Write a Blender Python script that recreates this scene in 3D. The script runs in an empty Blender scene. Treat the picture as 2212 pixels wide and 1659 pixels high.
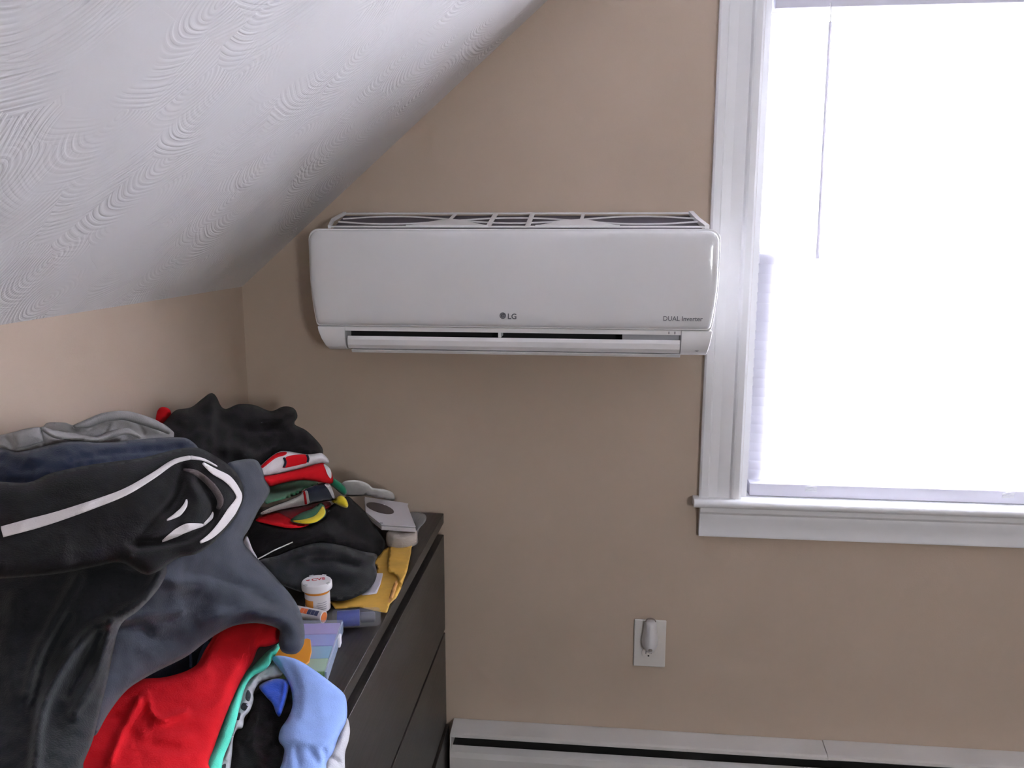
import bpy, bmesh, math, random
import numpy as np
from mathutils import Vector, Matrix, noise
from mathutils.geometry import delaunay_2d_cdt

C = bpy.context.scene.collection
scene = bpy.context.scene
PI = math.pi
W, H = 2212, 1659

# ------------------------------------------------------------------ camera
F_PX = 1838.7
CAM = np.array([0.8229, -1.8943, 1.4319])
YAW, PITCH, ROLL = -0.1038, 0.1795, 0.0011
FW = np.array([math.sin(YAW) * math.cos(PITCH), math.cos(YAW) * math.cos(PITCH), -math.sin(PITCH)])
_r = np.array([math.cos(YAW), -math.sin(YAW), 0.0])
_u = np.cross(_r, FW)
RT = math.cos(ROLL) * _r + math.sin(ROLL) * _u
UP = -math.sin(ROLL) * _r + math.cos(ROLL) * _u
cam_data = bpy.data.cameras.new('camera')
cam_data.sensor_fit = 'HORIZONTAL'
cam_data.sensor_width = 36.0
cam_data.lens = F_PX * 36.0 / W
cam_data.clip_start = 0.02
cam = bpy.data.objects.new('camera', cam_data)
C.objects.link(cam)
cam.matrix_world = Matrix(((RT[0], UP[0], -FW[0], CAM[0]), (RT[1], UP[1], -FW[1], CAM[1]),
                           (RT[2], UP[2], -FW[2], CAM[2]), (0, 0, 0, 1)))
scene.camera = cam

# ------------------------------------------------------------------ light, exposure
world = bpy.data.worlds.new('sky')
scene.world = world
world.use_nodes = True
bg = world.node_tree.nodes['Background']
bg.inputs[0].default_value = (0.98, 0.975, 1.0, 1)
bg.inputs[1].default_value = 17.5
scene.view_settings.view_transform = 'Standard'
scene.view_settings.look = 'None'
scene.view_settings.exposure = 2.35
scene.view_settings.gamma = 1.0
scene.view_settings.use_curve_mapping = False
scene.cycles.use_denoising = True
scene.cycles.max_bounces = 10
scene.cycles.diffuse_bounces = 7
scene.cycles.sample_clamp_indirect = 8.0


def portal(name, loc, rot, sx, sy):
    l = bpy.data.lights.new(name, 'AREA')
    l.shape = 'RECTANGLE'
    l.size, l.size_y = sx, sy
    l.cycles.is_portal = True
    o = bpy.data.objects.new(name, l)
    o.location = loc
    o.rotation_euler = rot
    C.objects.link(o)


# window 1 (the one in view) and window 2 (far gable) and window 3 (right side dormer)
WX0, WX1, WZ0, WZ1 = 1.147, 2.03, 0.832, 1.960
portal('sky_portal_front', ((WX0 + WX1) / 2, 0.13, (WZ0 + WZ1) / 2), (-PI / 2, 0, 0), WX1 - WX0, WZ1 - WZ0)
R2 = (2.25, 2.78, 1.32, 1.90)      # rear window x0,x1,z0,z1
YB = -4.4
portal('sky_portal_rear', ((R2[0] + R2[1]) / 2, YB - 0.13, (R2[2] + R2[3]) / 2), (PI / 2, 0, 0), R2[1] - R2[0], R2[3] - R2[2])

# ------------------------------------------------------------------ geometry helpers


def ray(u, v):
    return FW + RT * ((u - W / 2) / F_PX) - UP * ((v - H / 2) / F_PX)


def at_y(u, v, y):
    d = ray(u, v)
    return CAM + d * ((y - CAM[1]) / d[1])


def at_z(u, v, z):
    d = ray(u, v)
    return CAM + d * ((z - CAM[2]) / d[2])


def link(o, parent=None):
    C.objects.link(o)
    if parent is not None:
        o.parent = parent
        o.matrix_parent_inverse = parent_world(parent).inverted()
    return o


def parent_world(p):
    m = p.matrix_basis.copy()
    if p.parent:
        m = parent_world(p.parent) @ p.matrix_parent_inverse @ m
    return m


def obj(name, bm, mat, parent=None, smooth=False, bevel=0.0, seg=2):
    me = bpy.data.meshes.new(name)
    bmesh.ops.recalc_face_normals(bm, faces=bm.faces)
    bm.to_mesh(me)
    bm.free()
    me.materials.append(mat)
    if smooth:
        for p in me.polygons:
            p.use_smooth = True
    o = bpy.data.objects.new(name, me)
    link(o, parent)
    if bevel:
        m = o.modifiers.new('bevel', 'BEVEL')
        m.width = bevel
        m.segments = seg
        m.limit_method = 'ANGLE'
        m.angle_limit = math.radians(35)
        for p in me.polygons:
            p.use_smooth = True
        w = o.modifiers.new('wn', 'WEIGHTED_NORMAL')
    return o


def tag(o, label=None, cat=None, group=None, kind=None):
    if label: o['label'] = label
    if cat: o['category'] = cat
    if group: o['group'] = group
    if kind: o['kind'] = kind
    return o


def empty(name, loc, label, cat, group=None):
    o = bpy.data.objects.new(name, None)
    o.location = loc
    o.empty_display_size = 0.05
    C.objects.link(o)
    return tag(o, label, cat, group)


def box(bm, x0, x1, y0, y1, z0, z1):
    vs = [bm.verts.new((x, y, z)) for z in (z0, z1) for y in (y0, y1) for x in (x0, x1)]
    for f in ((0, 1, 3, 2), (4, 6, 7, 5), (0, 4, 5, 1), (2, 3, 7, 6), (0, 2, 6, 4), (1, 5, 7, 3)):
        bm.faces.new([vs[i] for i in f])
    return bm


def B(*a):
    return box(bmesh.new(), *a)


def prism(pts, axis, a, b, bm=None):
    """extrude a closed 2-D outline along an axis from a to b"""
    bm = bm or bmesh.new()

    def mk(p, t):
        return {'x': (t, p[0], p[1]), 'y': (p[0], t, p[1]), 'z': (p[0], p[1], t)}[axis]
    A = [bm.verts.new(mk(p, a)) for p in pts]
    D = [bm.verts.new(mk(p, b)) for p in pts]
    bm.faces.new(A)
    bm.faces.new(D[::-1])
    n = len(pts)
    for i in range(n):
        bm.faces.new((A[i], A[(i + 1) % n], D[(i + 1) % n], D[i]))
    return bm


def tube(bm, pts, r, n=8, flat=1.0, cap=True):
    pts = [Vector(p) for p in pts]
    rings = []
    for i, p in enumerate(pts):
        t = (pts[min(i + 1, len(pts) - 1)] - pts[max(i - 1, 0)]).normalized()
        a = Vector((0, 0, 1)) if abs(t.z) < 0.9 else Vector((1, 0, 0))
        s = t.cross(a).normalized()
        q = s.cross(t).normalized()
        rr = r[i] if isinstance(r, (list, tuple)) else r
        rings.append([bm.verts.new(p + s * rr * math.cos(2 * PI * k / n) + q * rr * flat * math.sin(2 * PI * k / n)) for k in range(n)])
    for a, b in zip(rings, rings[1:]):
        for k in range(n):
            bm.faces.new((a[k], a[(k + 1) % n], b[(k + 1) % n], b[k]))
    if cap:
        bm.faces.new(rings[0][::-1])
        bm.faces.new(rings[-1])
    return bm


def lathe(bm, prof, n=32, M=None):
    """prof: list of (radius, height); optional transform"""
    rings = []
    for r, h in prof:
        ring = []
        for k in range(n):
            p = Vector((r * math.cos(2 * PI * k / n), r * math.sin(2 * PI * k / n), h))
            ring.append(bm.verts.new(M @ p if M else p))
        rings.append(ring)
    for a, b in zip(rings, rings[1:]):
        for k in range(n):
            bm.faces.new((a[k], a[(k + 1) % n], b[(k + 1) % n], b[k]))
    bm.faces.new(rings[0][::-1])
    bm.faces.new(rings[-1])
    return bm


# ------------------------------------------------------------------ materials
def srgb(r, g, b):
    f = lambda c: (c / 255 / 12.92) if c <= 10 else ((c / 255 + 0.055) / 1.055) ** 2.4
    return (f(r), f(g), f(b))


def mat(name, col, rough=0.6, metal=0.0, bump=0.0, scale=200.0, spec=0.5, var=0.0, var_scale=8.0, sheen=0.0,
        trans=0.0, ior=1.45, coat=0.0, alpha=1.0, detail=3.0):
    m = bpy.data.materials.new(name)
    m.use_nodes = True
    nt = m.node_tree
    p = nt.nodes['Principled BSDF']
    p.inputs['Base Color'].default_value = (*col, 1)
    p.inputs['Roughness'].default_value = rough
    p.inputs['Metallic'].default_value = metal
    p.inputs['Specular IOR Level'].default_value = spec
    p.inputs['IOR'].default_value = ior
    p.inputs['Sheen Weight'].default_value = sheen
    p.inputs['Coat Weight'].default_value = coat
    p.inputs['Transmission Weight'].default_value = trans
    p.inputs['Alpha'].default_value = alpha
    tc = nt.nodes.new('ShaderNodeTexCoord')
    if bump:
        n = nt.nodes.new('ShaderNodeTexNoise')
        n.inputs['Scale'].default_value = scale
        n.inputs['Detail'].default_value = detail
        nt.links.new(tc.outputs['Object'], n.inputs['Vector'])
        b = nt.nodes.new('ShaderNodeBump')
        b.inputs['Strength'].default_value = bump
        b.inputs['Distance'].default_value = 0.002
        nt.links.new(n.outputs['Fac'], b.inputs['Height'])
        nt.links.new(b.outputs['Normal'], p.inputs['Normal'])
    if var:
        n = nt.nodes.new('ShaderNodeTexNoise')
        n.inputs['Scale'].default_value = var_scale
        n.inputs['Detail'].default_value = 4
        nt.links.new(tc.outputs['Object'], n.inputs['Vector'])
        r = nt.nodes.new('ShaderNodeMapRange')
        r.inputs['From Min'].default_value = 0.3
        r.inputs['From Max'].default_value = 0.7
        r.inputs['To Min'].default_value = 1 - var
        r.inputs['To Max'].default_value = 1 + var
        nt.links.new(n.outputs['Fac'], r.inputs['Value'])
        mx = nt.nodes.new('ShaderNodeMix')
        mx.data_type = 'RGBA'
        mx.blend_type = 'MULTIPLY'
        mx.inputs['Factor'].default_value = 1
        mx.inputs['A'].default_value = (*col, 1)
        nt.links.new(r.outputs['Result'], mx.inputs['B'])
        nt.links.new(mx.outputs['Result'], p.inputs['Base Color'])
    return m


def fabric(name, col, var=0.12, sheen=0.15, bump=0.35, scale=500, rough=0.95):
    return mat(name, col, rough=rough, bump=bump, scale=scale, spec=0.15, var=var, var_scale=25, sheen=sheen)


M_WALL = mat('tan_wall_paint', (0.495, 0.398, 0.318), rough=0.75, bump=0.12, scale=260, spec=0.25, var=0.03, var_scale=3)
M_TRIM = mat('white_trim_paint', (0.78, 0.78, 0.80), rough=0.38, bump=0.05, scale=60, var=0.02)
M_HEATER = mat('heater_enamel', (0.62, 0.60, 0.58), rough=0.45, var=0.03)
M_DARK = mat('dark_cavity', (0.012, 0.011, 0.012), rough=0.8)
M_FLOOR = mat('floor_wood', (0.07, 0.045, 0.03), rough=0.5, var=0.2, var_scale=4)
M_AC = mat('ac_white_plastic', (0.76, 0.75, 0.76), rough=0.35, var=0.01)
M_ACFACE = mat('ac_gloss_face', (0.74, 0.735, 0.75), rough=0.12, spec=0.5, coat=0.3)
M_ACGREY = mat('ac_inner_grey', (0.35, 0.35, 0.37), rough=0.5)
M_INK = mat('grey_print', (0.13, 0.13, 0.15), rough=0.5)
M_SLAT = None


def wood_mat():
    m = bpy.data.materials.new('black_brown_veneer')
    m.use_nodes = True
    nt = m.node_tree
    p = nt.nodes['Principled BSDF']
    p.inputs['Roughness'].default_value = 0.42
    p.inputs['Specular IOR Level'].default_value = 0.5
    tc = nt.nodes.new('ShaderNodeTexCoord')
    mp = nt.nodes.new('ShaderNodeMapping')
    mp.inputs['Scale'].default_value = (60, 3, 60)
    n = nt.nodes.new('ShaderNodeTexNoise')
    n.inputs['Scale'].default_value = 4
    n.inputs['Detail'].default_value = 6
    cr = nt.nodes.new('ShaderNodeValToRGB')
    cr.color_ramp.elements[0].position = 0.3
    cr.color_ramp.elements[0].color = (0.017, 0.014, 0.013, 1)
    cr.color_ramp.elements[1].position = 0.75
    cr.color_ramp.elements[1].color = (0.045, 0.036, 0.033, 1)
    b = nt.nodes.new('ShaderNodeBump')
    b.inputs['Strength'].default_value = 0.15
    b.inputs['Distance'].default_value = 0.001
    nt.links.new(tc.outputs['Object'], mp.inputs[0])
    nt.links.new(mp.outputs[0], n.inputs['Vector'])
    nt.links.new(n.outputs['Fac'], cr.inputs['Fac'])
    nt.links.new(cr.outputs['Color'], p.inputs['Base Color'])
    nt.links.new(n.outputs['Fac'], b.inputs['Height'])
    nt.links.new(b.outputs['Normal'], p.inputs['Normal'])
    return m


M_WOOD = wood_mat()


def ceiling_mat():
    """white plaster combed in overlapping fans: rings about jittered cell centres"""
    m = bpy.data.materials.new('combed_white_plaster')
    m.use_nodes = True
    nt = m.node_tree
    N, L = nt.nodes, nt.links
    p = N['Principled BSDF']
    p.inputs['Base Color'].default_value = (0.70, 0.69, 0.695, 1)
    p.inputs['Roughness'].default_value = 0.55
    p.inputs['Specular IOR Level'].default_value = 0.35
    tc = N.new('ShaderNodeTexCoord')

    def math_(op, a, b=None, c=None):
        n = N.new('ShaderNodeMath')
        n.operation = op
        for i, x in enumerate((a, b, c)):
            if x is None: continue
            if isinstance(x, (int, float)): n.inputs[i].default_value = x
            else: L.new(x, n.inputs[i])
        return n.outputs[0]

    def vmath(op, a, b):
        n = N.new('ShaderNodeVectorMath')
        n.operation = op
        for i, x in enumerate((a, b)):
            if isinstance(x, tuple): n.inputs[i].default_value = x
            else: L.new(x, n.inputs[i])
        return n

    wob = N.new('ShaderNodeTexNoise')
    wob.inputs['Scale'].default_value = 5
    L.new(tc.outputs['Object'], wob.inputs['Vector'])
    wv = vmath('MULTIPLY', vmath('SUBTRACT', wob.outputs['Color'], (0.5, 0.5, 0.5)).outputs[0], (0.05, 0.05, 0)).outputs[0]
    pos = vmath('ADD', tc.outputs['Object'], wv).outputs[0]
    total = None
    for k, (off, sc, cx, cy) in enumerate((((0, 0, 0), 5.6, 0.055, -0.06), ((3.3, 1.7, 0), 4.6, 0.075, -0.04))):
        q = vmath('ADD', pos, off).outputs[0]
        v = N.new('ShaderNodeTexVoronoi')
        v.voronoi_dimensions = '2D'
        v.inputs['Scale'].default_value = sc
        v.inputs['Randomness'].default_value = 0.75
        L.new(q, v.inputs['Vector'])
        ctr = vmath('ADD', v.outputs['Position'], (cx, cy, 0)).outputs[0]
        d = vmath('SUBTRACT', q, ctr).outputs[0]
        sq = vmath('MULTIPLY', d, (1.0, 1.25, 0)).outputs[0]
        ln = N.new('ShaderNodeVectorMath')
        ln.operation = 'LENGTH'
        L.new(sq, ln.inputs[0])
        r = ln.outputs['Value']
        nz = N.new('ShaderNodeTexNoise')
        nz.noise_dimensions = '1D'
        nz.inputs['Scale'].default_value = 130
        L.new(r, nz.inputs['W'])
        s = math_('SINE', math_('ADD', math_('MULTIPLY', r, 2 * PI / 0.0085), math_('MULTIPLY', nz.outputs['Fac'], 5)))
        # comb only where the brush pressed: fades with noise and with the angle round the fan
        ms = N.new('ShaderNodeTexNoise')
        ms.inputs['Scale'].default_value = 4.5 + 2 * k
        L.new(q, ms.inputs['Vector'])
        mr = N.new('ShaderNodeMapRange')
        mr.inputs['From Min'].default_value = 0.44
        mr.inputs['From Max'].default_value = 0.60
        L.new(ms.outputs['Fac'], mr.inputs['Value'])
        comb = math_('MULTIPLY', math_('MULTIPLY', s, 0.5), mr.outputs['Result'])
        dome = math_('MULTIPLY', r, -7.0)
        part = math_('ADD', comb, dome if k == 0 else math_('MULTIPLY', r, -1.5))
        total = part if total is None else math_('ADD', total, part)
    bmp = N.new('ShaderNodeBump')
    bmp.inputs['Strength'].default_value = 0.55
    bmp.inputs['Distance'].default_value = 0.0014
    L.new(total, bmp.inputs['Height'])
    L.new(bmp.outputs['Normal'], p.inputs['Normal'])
    return m


M_CEIL = ceiling_mat()
M_CEIL_FLAT = mat('white_ceiling_paint', (0.78, 0.78, 0.79), rough=0.7)

# ------------------------------------------------------------------ room shell
ZK, SL, ZT = 1.3017, 0.8613, 2.35
XT = (ZT - ZK) / SL
RW = 3.55
T = 0.12


def struct(name, bm, m, parent=None, **k):
    o = obj(name, bm, m, parent, **k)
    if parent is None: o['kind'] = 'structure'
    return o


def holed_gable(y0, y1, hole):
    """gable wall slab between y0 and y1 with one rectangular opening"""
    x0, x1, z0, z1 = hole
    bm = bmesh.new()
    top = lambda x: ZT if XT <= x <= RW - XT else (ZK + SL * x if x < XT else ZK + SL * (RW - x))
    xs = sorted({-T * 0, XT, RW - XT, RW, x0, x1})
    for a, b in zip(xs, xs[1:]):
        if a >= x0 and b <= x1:
            prism([(a, 0), (b, 0), (b, z0), (a, z0)], 'y', y0, y1, bm)
            prism([(a, z1), (b, z1), (b, top(b - 1e-6)), (a, top(a + 1e-6))], 'y', y0, y1, bm)
        else:
            prism([(a, 0), (b, 0), (b, top(b - 1e-6)), (a, top(a + 1e-6))], 'y', y0, y1, bm)
    return bm


struct('floor', B(-T, RW + T, YB - T, T, -0.1, 0), M_FLOOR)
struct('wall_back', holed_gable(0, T, (WX0, WX1, WZ0, WZ1)), M_WALL)
struct('wall_front', holed_gable(YB - T, YB, R2), M_WALL)
struct('wall_left', B(-T, 0, YB - T, T, 0, ZK), M_WALL)
struct('wall_right', B(RW, RW + T, YB - T, T, 0, ZK), M_WALL)

# sloped ceiling, modelled flat and turned so the plaster pattern lies in its plane
SLEN = math.hypot(XT, ZT - ZK)
ANG = math.atan(SL)


def slope(name, flip):
    bm = bmesh.new()
    box(bm, -T, SLEN + 0.02, YB - T, T, 0, 0.08)
    o = struct(name, bm, M_CEIL)
    if not flip:
        o.matrix_world = Matrix.Translation((0, 0, ZK)) @ Matrix.Rotation(-ANG, 4, 'Y')
    else:
        o.matrix_world = Matrix.Translation((RW, 0, ZK)) @ Matrix.Rotation(PI, 4, 'Z') @ Matrix.Translation((0, -YB, 0)) @ Matrix.Rotation(-ANG, 4, 'Y')
    return o


slope('ceiling', False)
slope('ceiling_sloped_opposite', True)
struct('ceiling_flat', B(XT - 0.03, RW - XT + 0.03, YB - T, T, ZT, ZT + 0.08), M_CEIL_FLAT)

# ------------------------------------------------------------------ window in view
XO, XI = 1.0524, 1.1434
CASW = XI - XO
cas_prof = [(0, 0), (0, -0.014), (0.004, -0.017), (0.018, -0.017), (0.021, -0.0135), (0.040, -0.012), (0.066, -0.0135),
            (0.070, -0.020), (0.074, -0.0215), (0.086, -0.0215), (0.091, -0.019), (0.091, 0)]


def casing(x_outer, sgn, z0, z1):
    pts = [(x_outer + sgn * a, b) for a, b in cas_prof]
    return prism(pts, 'z', z0, z1)


win = tag(empty('window_1', (WX0, 0, WZ0), None, None), kind='structure')
win['label'] = 'white trimmed window with lowered blind in the tan wall'
XR = 2.03 + (XI - WX0) * -1 - 0.007
obj('casing', casing(XO, 1, 0.838, WZ1 + 0.09), M_TRIM, win)
obj('casing', casing(WX1 + (WX0 - XI) + CASW, -1, 0.838, WZ1 + 0.09), M_TRIM, win)
obj('casing', prism([(b, WZ1 + 0.094 - a) for a, b in cas_prof], 'x', XO, WX1 + 0.0946), M_TRIM, win)
XSR = WX1 + 0.11
# stool with rounded nose
nose = [(0.10, 0.815), (0.10, 0.838), (-0.035, 0.838)] + [(-0.045 - 0.009 * math.sin(t), 0.8285 + 0.0095 * math.cos(t)) for t in np.linspace(0.2, PI - 0.2, 8)] + [(-0.035, 0.819), (0.0, 0.819)]
nose = [(-0.0, 0.838), (-0.028, 0.838)] + [(-0.028 - 0.010 * math.sin(t), 0.828 + 0.010 * math.cos(t)) for t in np.linspace(0.3, PI - 0.3, 7)] + [(-0.028, 0.818), (-0.0, 0.818)]
obj('window_stool', prism(nose, 'x', 1.0385, XSR), M_TRIM, win, bevel=0.002)
apr = [(0, 0.818), (-0.024, 0.818), (-0.024, 0.806), (-0.019, 0.800), (-0.020, 0.790), (-0.016, 0.780), (-0.014, 0.762), (-0.016, 0.752), (-0.015, 0.7454), (0, 0.7454)]
obj('apron', prism(apr, 'x', XO + 0.002, WX1 + 0.093), M_TRIM, win, bevel=0.001)
# jambs, sill board
jb = bmesh.new()
box(jb, WX0 - 0.004, WX0 + 0.012, 0.0, T + 0.02, WZ0, WZ1)
obj('jamb', jb, M_TRIM, win)
jb = bmesh.new()
box(jb, WX1 - 0.012, WX1 + 0.004, 0.0, T + 0.02, WZ0, WZ1)
obj('jamb', jb, M_TRIM, win)
obj('jamb', B(WX0, WX1, 0.0, T + 0.02, WZ1 - 0.012, WZ1 + 0.004), M_TRIM, win)
obj('sill_board', B(WX0 + 0.012, WX1 - 0.012, 0.0, T + 0.02, 0.820, 0.838), M_TRIM, win)


def sash(y, z0, z1, st=0.054):
    bm = bmesh.new()
    a, b = WX0 + 0.012, WX1 - 0.012
    box(bm, a, a + st, y, y + 0.025, z0, z1)
    box(bm, b - st, b, y, y + 0.025, z0, z1)
    rh = 0.026
    box(bm, a + st, b - st, y, y + 0.025, z0, z0 + rh)
    box(bm, a + st, b - st, y, y + 0.025, z1 - rh, z1)
    s = obj('sash', bm, M_TRIM, win)
    g = B(a + st, b - st, y + 0.010, y + 0.014, z0 + rh, z1 - rh)
    obj('pane', g, M_GLASS, s)


M_GLASS = bpy.data.materials.new('clear_window_glass')
M_GLASS.use_nodes = True
_nt = M_GLASS.node_tree
_nt.nodes.remove(_nt.nodes['Principled BSDF'])
_t = _nt.nodes.new('ShaderNodeBsdfTransparent')
_t.inputs[0].default_value = (0.93, 0.95, 0.95, 1)
_g = _nt.nodes.new('ShaderNodeBsdfGlossy')
_g.inputs['Roughness'].default_value = 0.02
_x = _nt.nodes.new('ShaderNodeMixShader')
_f = _nt.nodes.new('ShaderNodeFresnel')
_f.inputs[0].default_value = 1.3
_nt.links.new(_f.outputs[0], _x.inputs[0])
_nt.links.new(_t.outputs[0], _x.inputs[1])
_nt.links.new(_g.outputs[0], _x.inputs[2])
_nt.links.new(_x.outputs[0], _nt.nodes['Material Output'].inputs[0])
sash(0.048, 0.838, 1.385)
sash(0.076, 1.361, WZ1 - 0.012)

# rear window: frame and panes in the gable behind the camera
win2 = tag(empty('window_2', (R2[0], YB, R2[2]), None, None), kind='structure')
win2['label'] = 'plain white window in the gable opposite'
bm = bmesh.new()
for a in ((R2[0], R2[0] + 0.05), (R2[1] - 0.05, R2[1])):
    box(bm, a[0], a[1], YB - 0.07, YB - 0.03, R2[2], R2[3])
for a in (R2[2], (R2[2] + R2[3]) / 2 - 0.025, R2[3] - 0.05):
    box(bm, R2[0] + 0.05, R2[1] - 0.05, YB - 0.07, YB - 0.03, a, a + 0.05)
obj('sash', bm, M_TRIM, win2)
obj('pane', B(R2[0] + 0.05, R2[1] - 0.05, YB - 0.054, YB - 0.05, R2[2] + 0.05, R2[3] - 0.05), M_GLASS, win2)

# ------------------------------------------------------------------ mini blind
M_SLAT = bpy.data.materials.new('white_blind_slat')
M_SLAT.use_nodes = True
_nt = M_SLAT.node_tree
_p = _nt.nodes['Principled BSDF']
_p.inputs['Base Color'].default_value = (0.82, 0.82, 0.86, 1)
_p.inputs['Roughness'].default_value = 0.4
_t = _nt.nodes.new('ShaderNodeBsdfTranslucent')
_t.inputs[0].default_value = (0.80, 0.79, 0.83, 1)
_x = _nt.nodes.new('ShaderNodeMixShader')
_x.inputs[0].default_value = 0.8
_nt.links.new(_p.outputs[0], _x.inputs[1])
_nt.links.new(_t.outputs[0], _x.inputs[2])
_nt.links.new(_x.outputs[0], _nt.nodes['Material Output'].inputs[0])
M_RAIL = mat('blind_rail_lilac_white', (0.66, 0.65, 0.74), rough=0.4)
M_WAND = mat('blind_wand_plastic', (0.80, 0.78, 0.88), rough=0.25)
M_CORD = mat('blind_cord', (0.6, 0.6, 0.62), rough=0.8)

blind = empty('window_blind', (1.166, 0.01, 0.84), 'white mini blind lowered over the bright window, wand hanging in front', 'window blind')
BX0, BX1 = 1.166, WX1 - 0.018
YBL = 0.035
obj('headrail', B(BX0, BX1, -0.004, 0.044, 1.8760, 1.930), M_RAIL, blind, bevel=0.002)
obj('bottom_rail', B(BX0, BX1, 0.006, 0.040, 0.8385, 0.868), M_RAIL, blind, bevel=0.002)
npt = 6
tilt = math.radians(62)
bm = bmesh.new()
rows = []
for i in range(npt + 1):
    s = -0.0125 + 0.025 * i / npt
    cr = 0.0022 * (1 - (s / 0.0125) ** 2)
    yy = s * math.cos(tilt) + cr * math.sin(tilt) * -1
    zz = s * math.sin(tilt) + cr * math.cos(tilt)
    rows.append([bm.verts.new((x, yy, zz)) for x in (BX0, BX1)] + [bm.verts.new((x, yy, zz - 0.0004)) for x in (BX0, BX1)])
for a, b in zip(rows, rows[1:]):
    bm.faces.new((a[0], a[1], b[1], b[0]))
    bm.faces.new((a[2], b[2], b[3], a[3]))
me_slat = None
nsl = 48
pitch = (1.876 - 0.884) / (nsl - 1)
first = None
for k in range(nsl):
    if first is None:
        first = obj('slat', bm, M_SLAT, blind, smooth=True)
        first.location = (0, YBL, 0.884)
    else:
        o = first.copy()
        C.objects.link(o)
        o.location = (0, YBL, 0.884 + k * pitch)
for x in (1.205, 1.300, 1.72, 1.96):
    bm = bmesh.new()
    for y in (YBL - 0.0115, YBL + 0.0115):
        tube(bm, [(x, y, 0.866), (x, y, 1.886)], 0.0006, 5)
    obj('ladder_cord', bm, M_CORD, blind)
# cord knots on bottom rail
for x in (1.300, 1.72):
    bm = bmesh.new()
    for q in range(4):
        tube(bm, [(x - 0.012, 0.004, 0.863 - q * 0.003), (x, 0.003, 0.866 - q * 0.0035), (x + 0.013, 0.004, 0.864 - q * 0.003)], 0.0010, 5)
    obj('cord_knot', bm, M_TRIM, blind)
bm = tube(bmesh.new(), [(1.274, -0.010, 1.846), (1.276, -0.010, 1.60), (1.278, -0.010, 1.372)], [0.0042, 0.0036, 0.0042], 6)
w_ = obj('tilt_wand', bm, M_WAND, blind)
tag(w_, 'grey plastic tilt wand')
obj('wand_hook', tube(bmesh.new(), [(1.274, -0.010, 1.846), (1.274, -0.011, 1.865), (1.274, -0.002, 1.888)], 0.0012, 6), M_CORD, blind)

# ------------------------------------------------------------------ air conditioner
ac = empty('air_conditioner', (0.637, 0, 1.19), 'long white wall mounted air conditioner left of the window', 'air conditioner')
AX0, AX1 = 0.2186, 1.0556
prof = [(-0.001, 1.200), (-0.06, 1.186), (-0.115, 1.181), (-0.150, 1.188), (-0.150, 1.428), (-0.140, 1.433), (-0.020, 1.452), (-0.001, 1.452)]
# rear body (with hollow slot at the bottom front made by separate pieces)
bodyp = [(-0.001, 1.200), (-0.060, 1.192), (-0.118, 1.190), (-0.118, 1.232), (-0.148, 1.232), (-0.150, 1.425), (-0.020, 1.435), (-0.001, 1.435)]
obj('body', prism(bodyp, 'x', AX0 + 0.014, AX1 - 0.014), M_AC, ac, bevel=0.003)


# front panel: rounded, narrowing towards the bottom
def panel_outline(inset):
    z1, z0 = 1.4335 - inset, 1.2325 + inset
    def xl(z):
        t = min(max((1.35 - z) / 0.12, 0), 1)
        return AX0 + 0.0115 * t * t + inset
    r = 0.022
    pts = []
    for a in np.linspace(0, PI / 2, 7):        # top-left corner
        pts.append((xl(z1) + r - r * math.cos(a), z1 - r + r * math.sin(a)))
    for a in np.linspace(PI / 2, 0, 7):
        pts.append((AX1 - (xl(z1) - AX0) - r + r * math.cos(a), z1 - r + r * math.sin(a)))
    for z in np.linspace(1.38, z0 + 0.004, 9):
        pts.append((AX1 - (xl(z) - AX0), z))
    pts.append((AX1 - (xl(z0) - AX0) - 0.004, z0))
    pts.append((xl(z0) + 0.004, z0))
    for z in np.linspace(z0 + 0.004, 1.38, 9):
        pts.append((xl(z), z))
    return pts


bm = bmesh.new()
prism(panel_outline(0), 'y', -0.163, -0.148, bm)
obj('panel_rim', bm, M_AC, ac, bevel=0.002)
# face: loft from outline toward a bulged front with soft edge
bm = bmesh.new()
o0 = panel_outline(0.0028)
cx0, cz0 = (AX0 + AX1) / 2, 1.333
def curve_y(z):     # the face bows forward slightly, tucks under at the bottom
    t = (z - 1.333) / 0.1
    return -0.1745 + 0.0035 * t * t
rings = []
for ins, dy in ((0.0028, 0.0115), (0.0034, 0.007), (0.0055, 0.0036), (0.010, 0.0015), (0.018, 0.0004), (0.030, 0.0)):
    pts = panel_outline(0.0028)
    ring = []
    for (x, z) in pts:
        # move inwards
        k = ins - 0.0028
        x2 = min(max(x, AX0 + 0.003 + k), AX1 - 0.003 - k)
        sx = (AX1 - AX0 - 2 * k) / (AX1 - AX0)
        sz = (0.201 - 2 * k) / 0.201
        x2 = cx0 + (x - cx0) * sx
        z2 = cz0 + (z - cz0) * sz
        ring.append(bm.verts.new((x2, curve_y(z2) + dy, z2)))
    rings.append(ring)
n = len(rings[0])
for a, b in zip(rings, rings[1:]):
    for i in range(n):
        bm.faces.new((a[i], a[(i + 1) % n], b[(i + 1) % n], b[i]))
# fill inner face by horizontal strips between matching left/right points
inner = rings[-1]
L_ = sorted([v for v in inner if v.co.x < cx0], key=lambda v: v.co.z)
R_ = sorted([v for v in inner if v.co.x >= cx0], key=lambda v: v.co.z)
for i in range(len(L_) - 1):
    try: bm.faces.new((L_[i], R_[i], R_[i + 1], L_[i + 1]))
    except Exception: pass
face = obj('front_panel', bm, M_ACFACE, ac, smooth=True)


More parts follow.
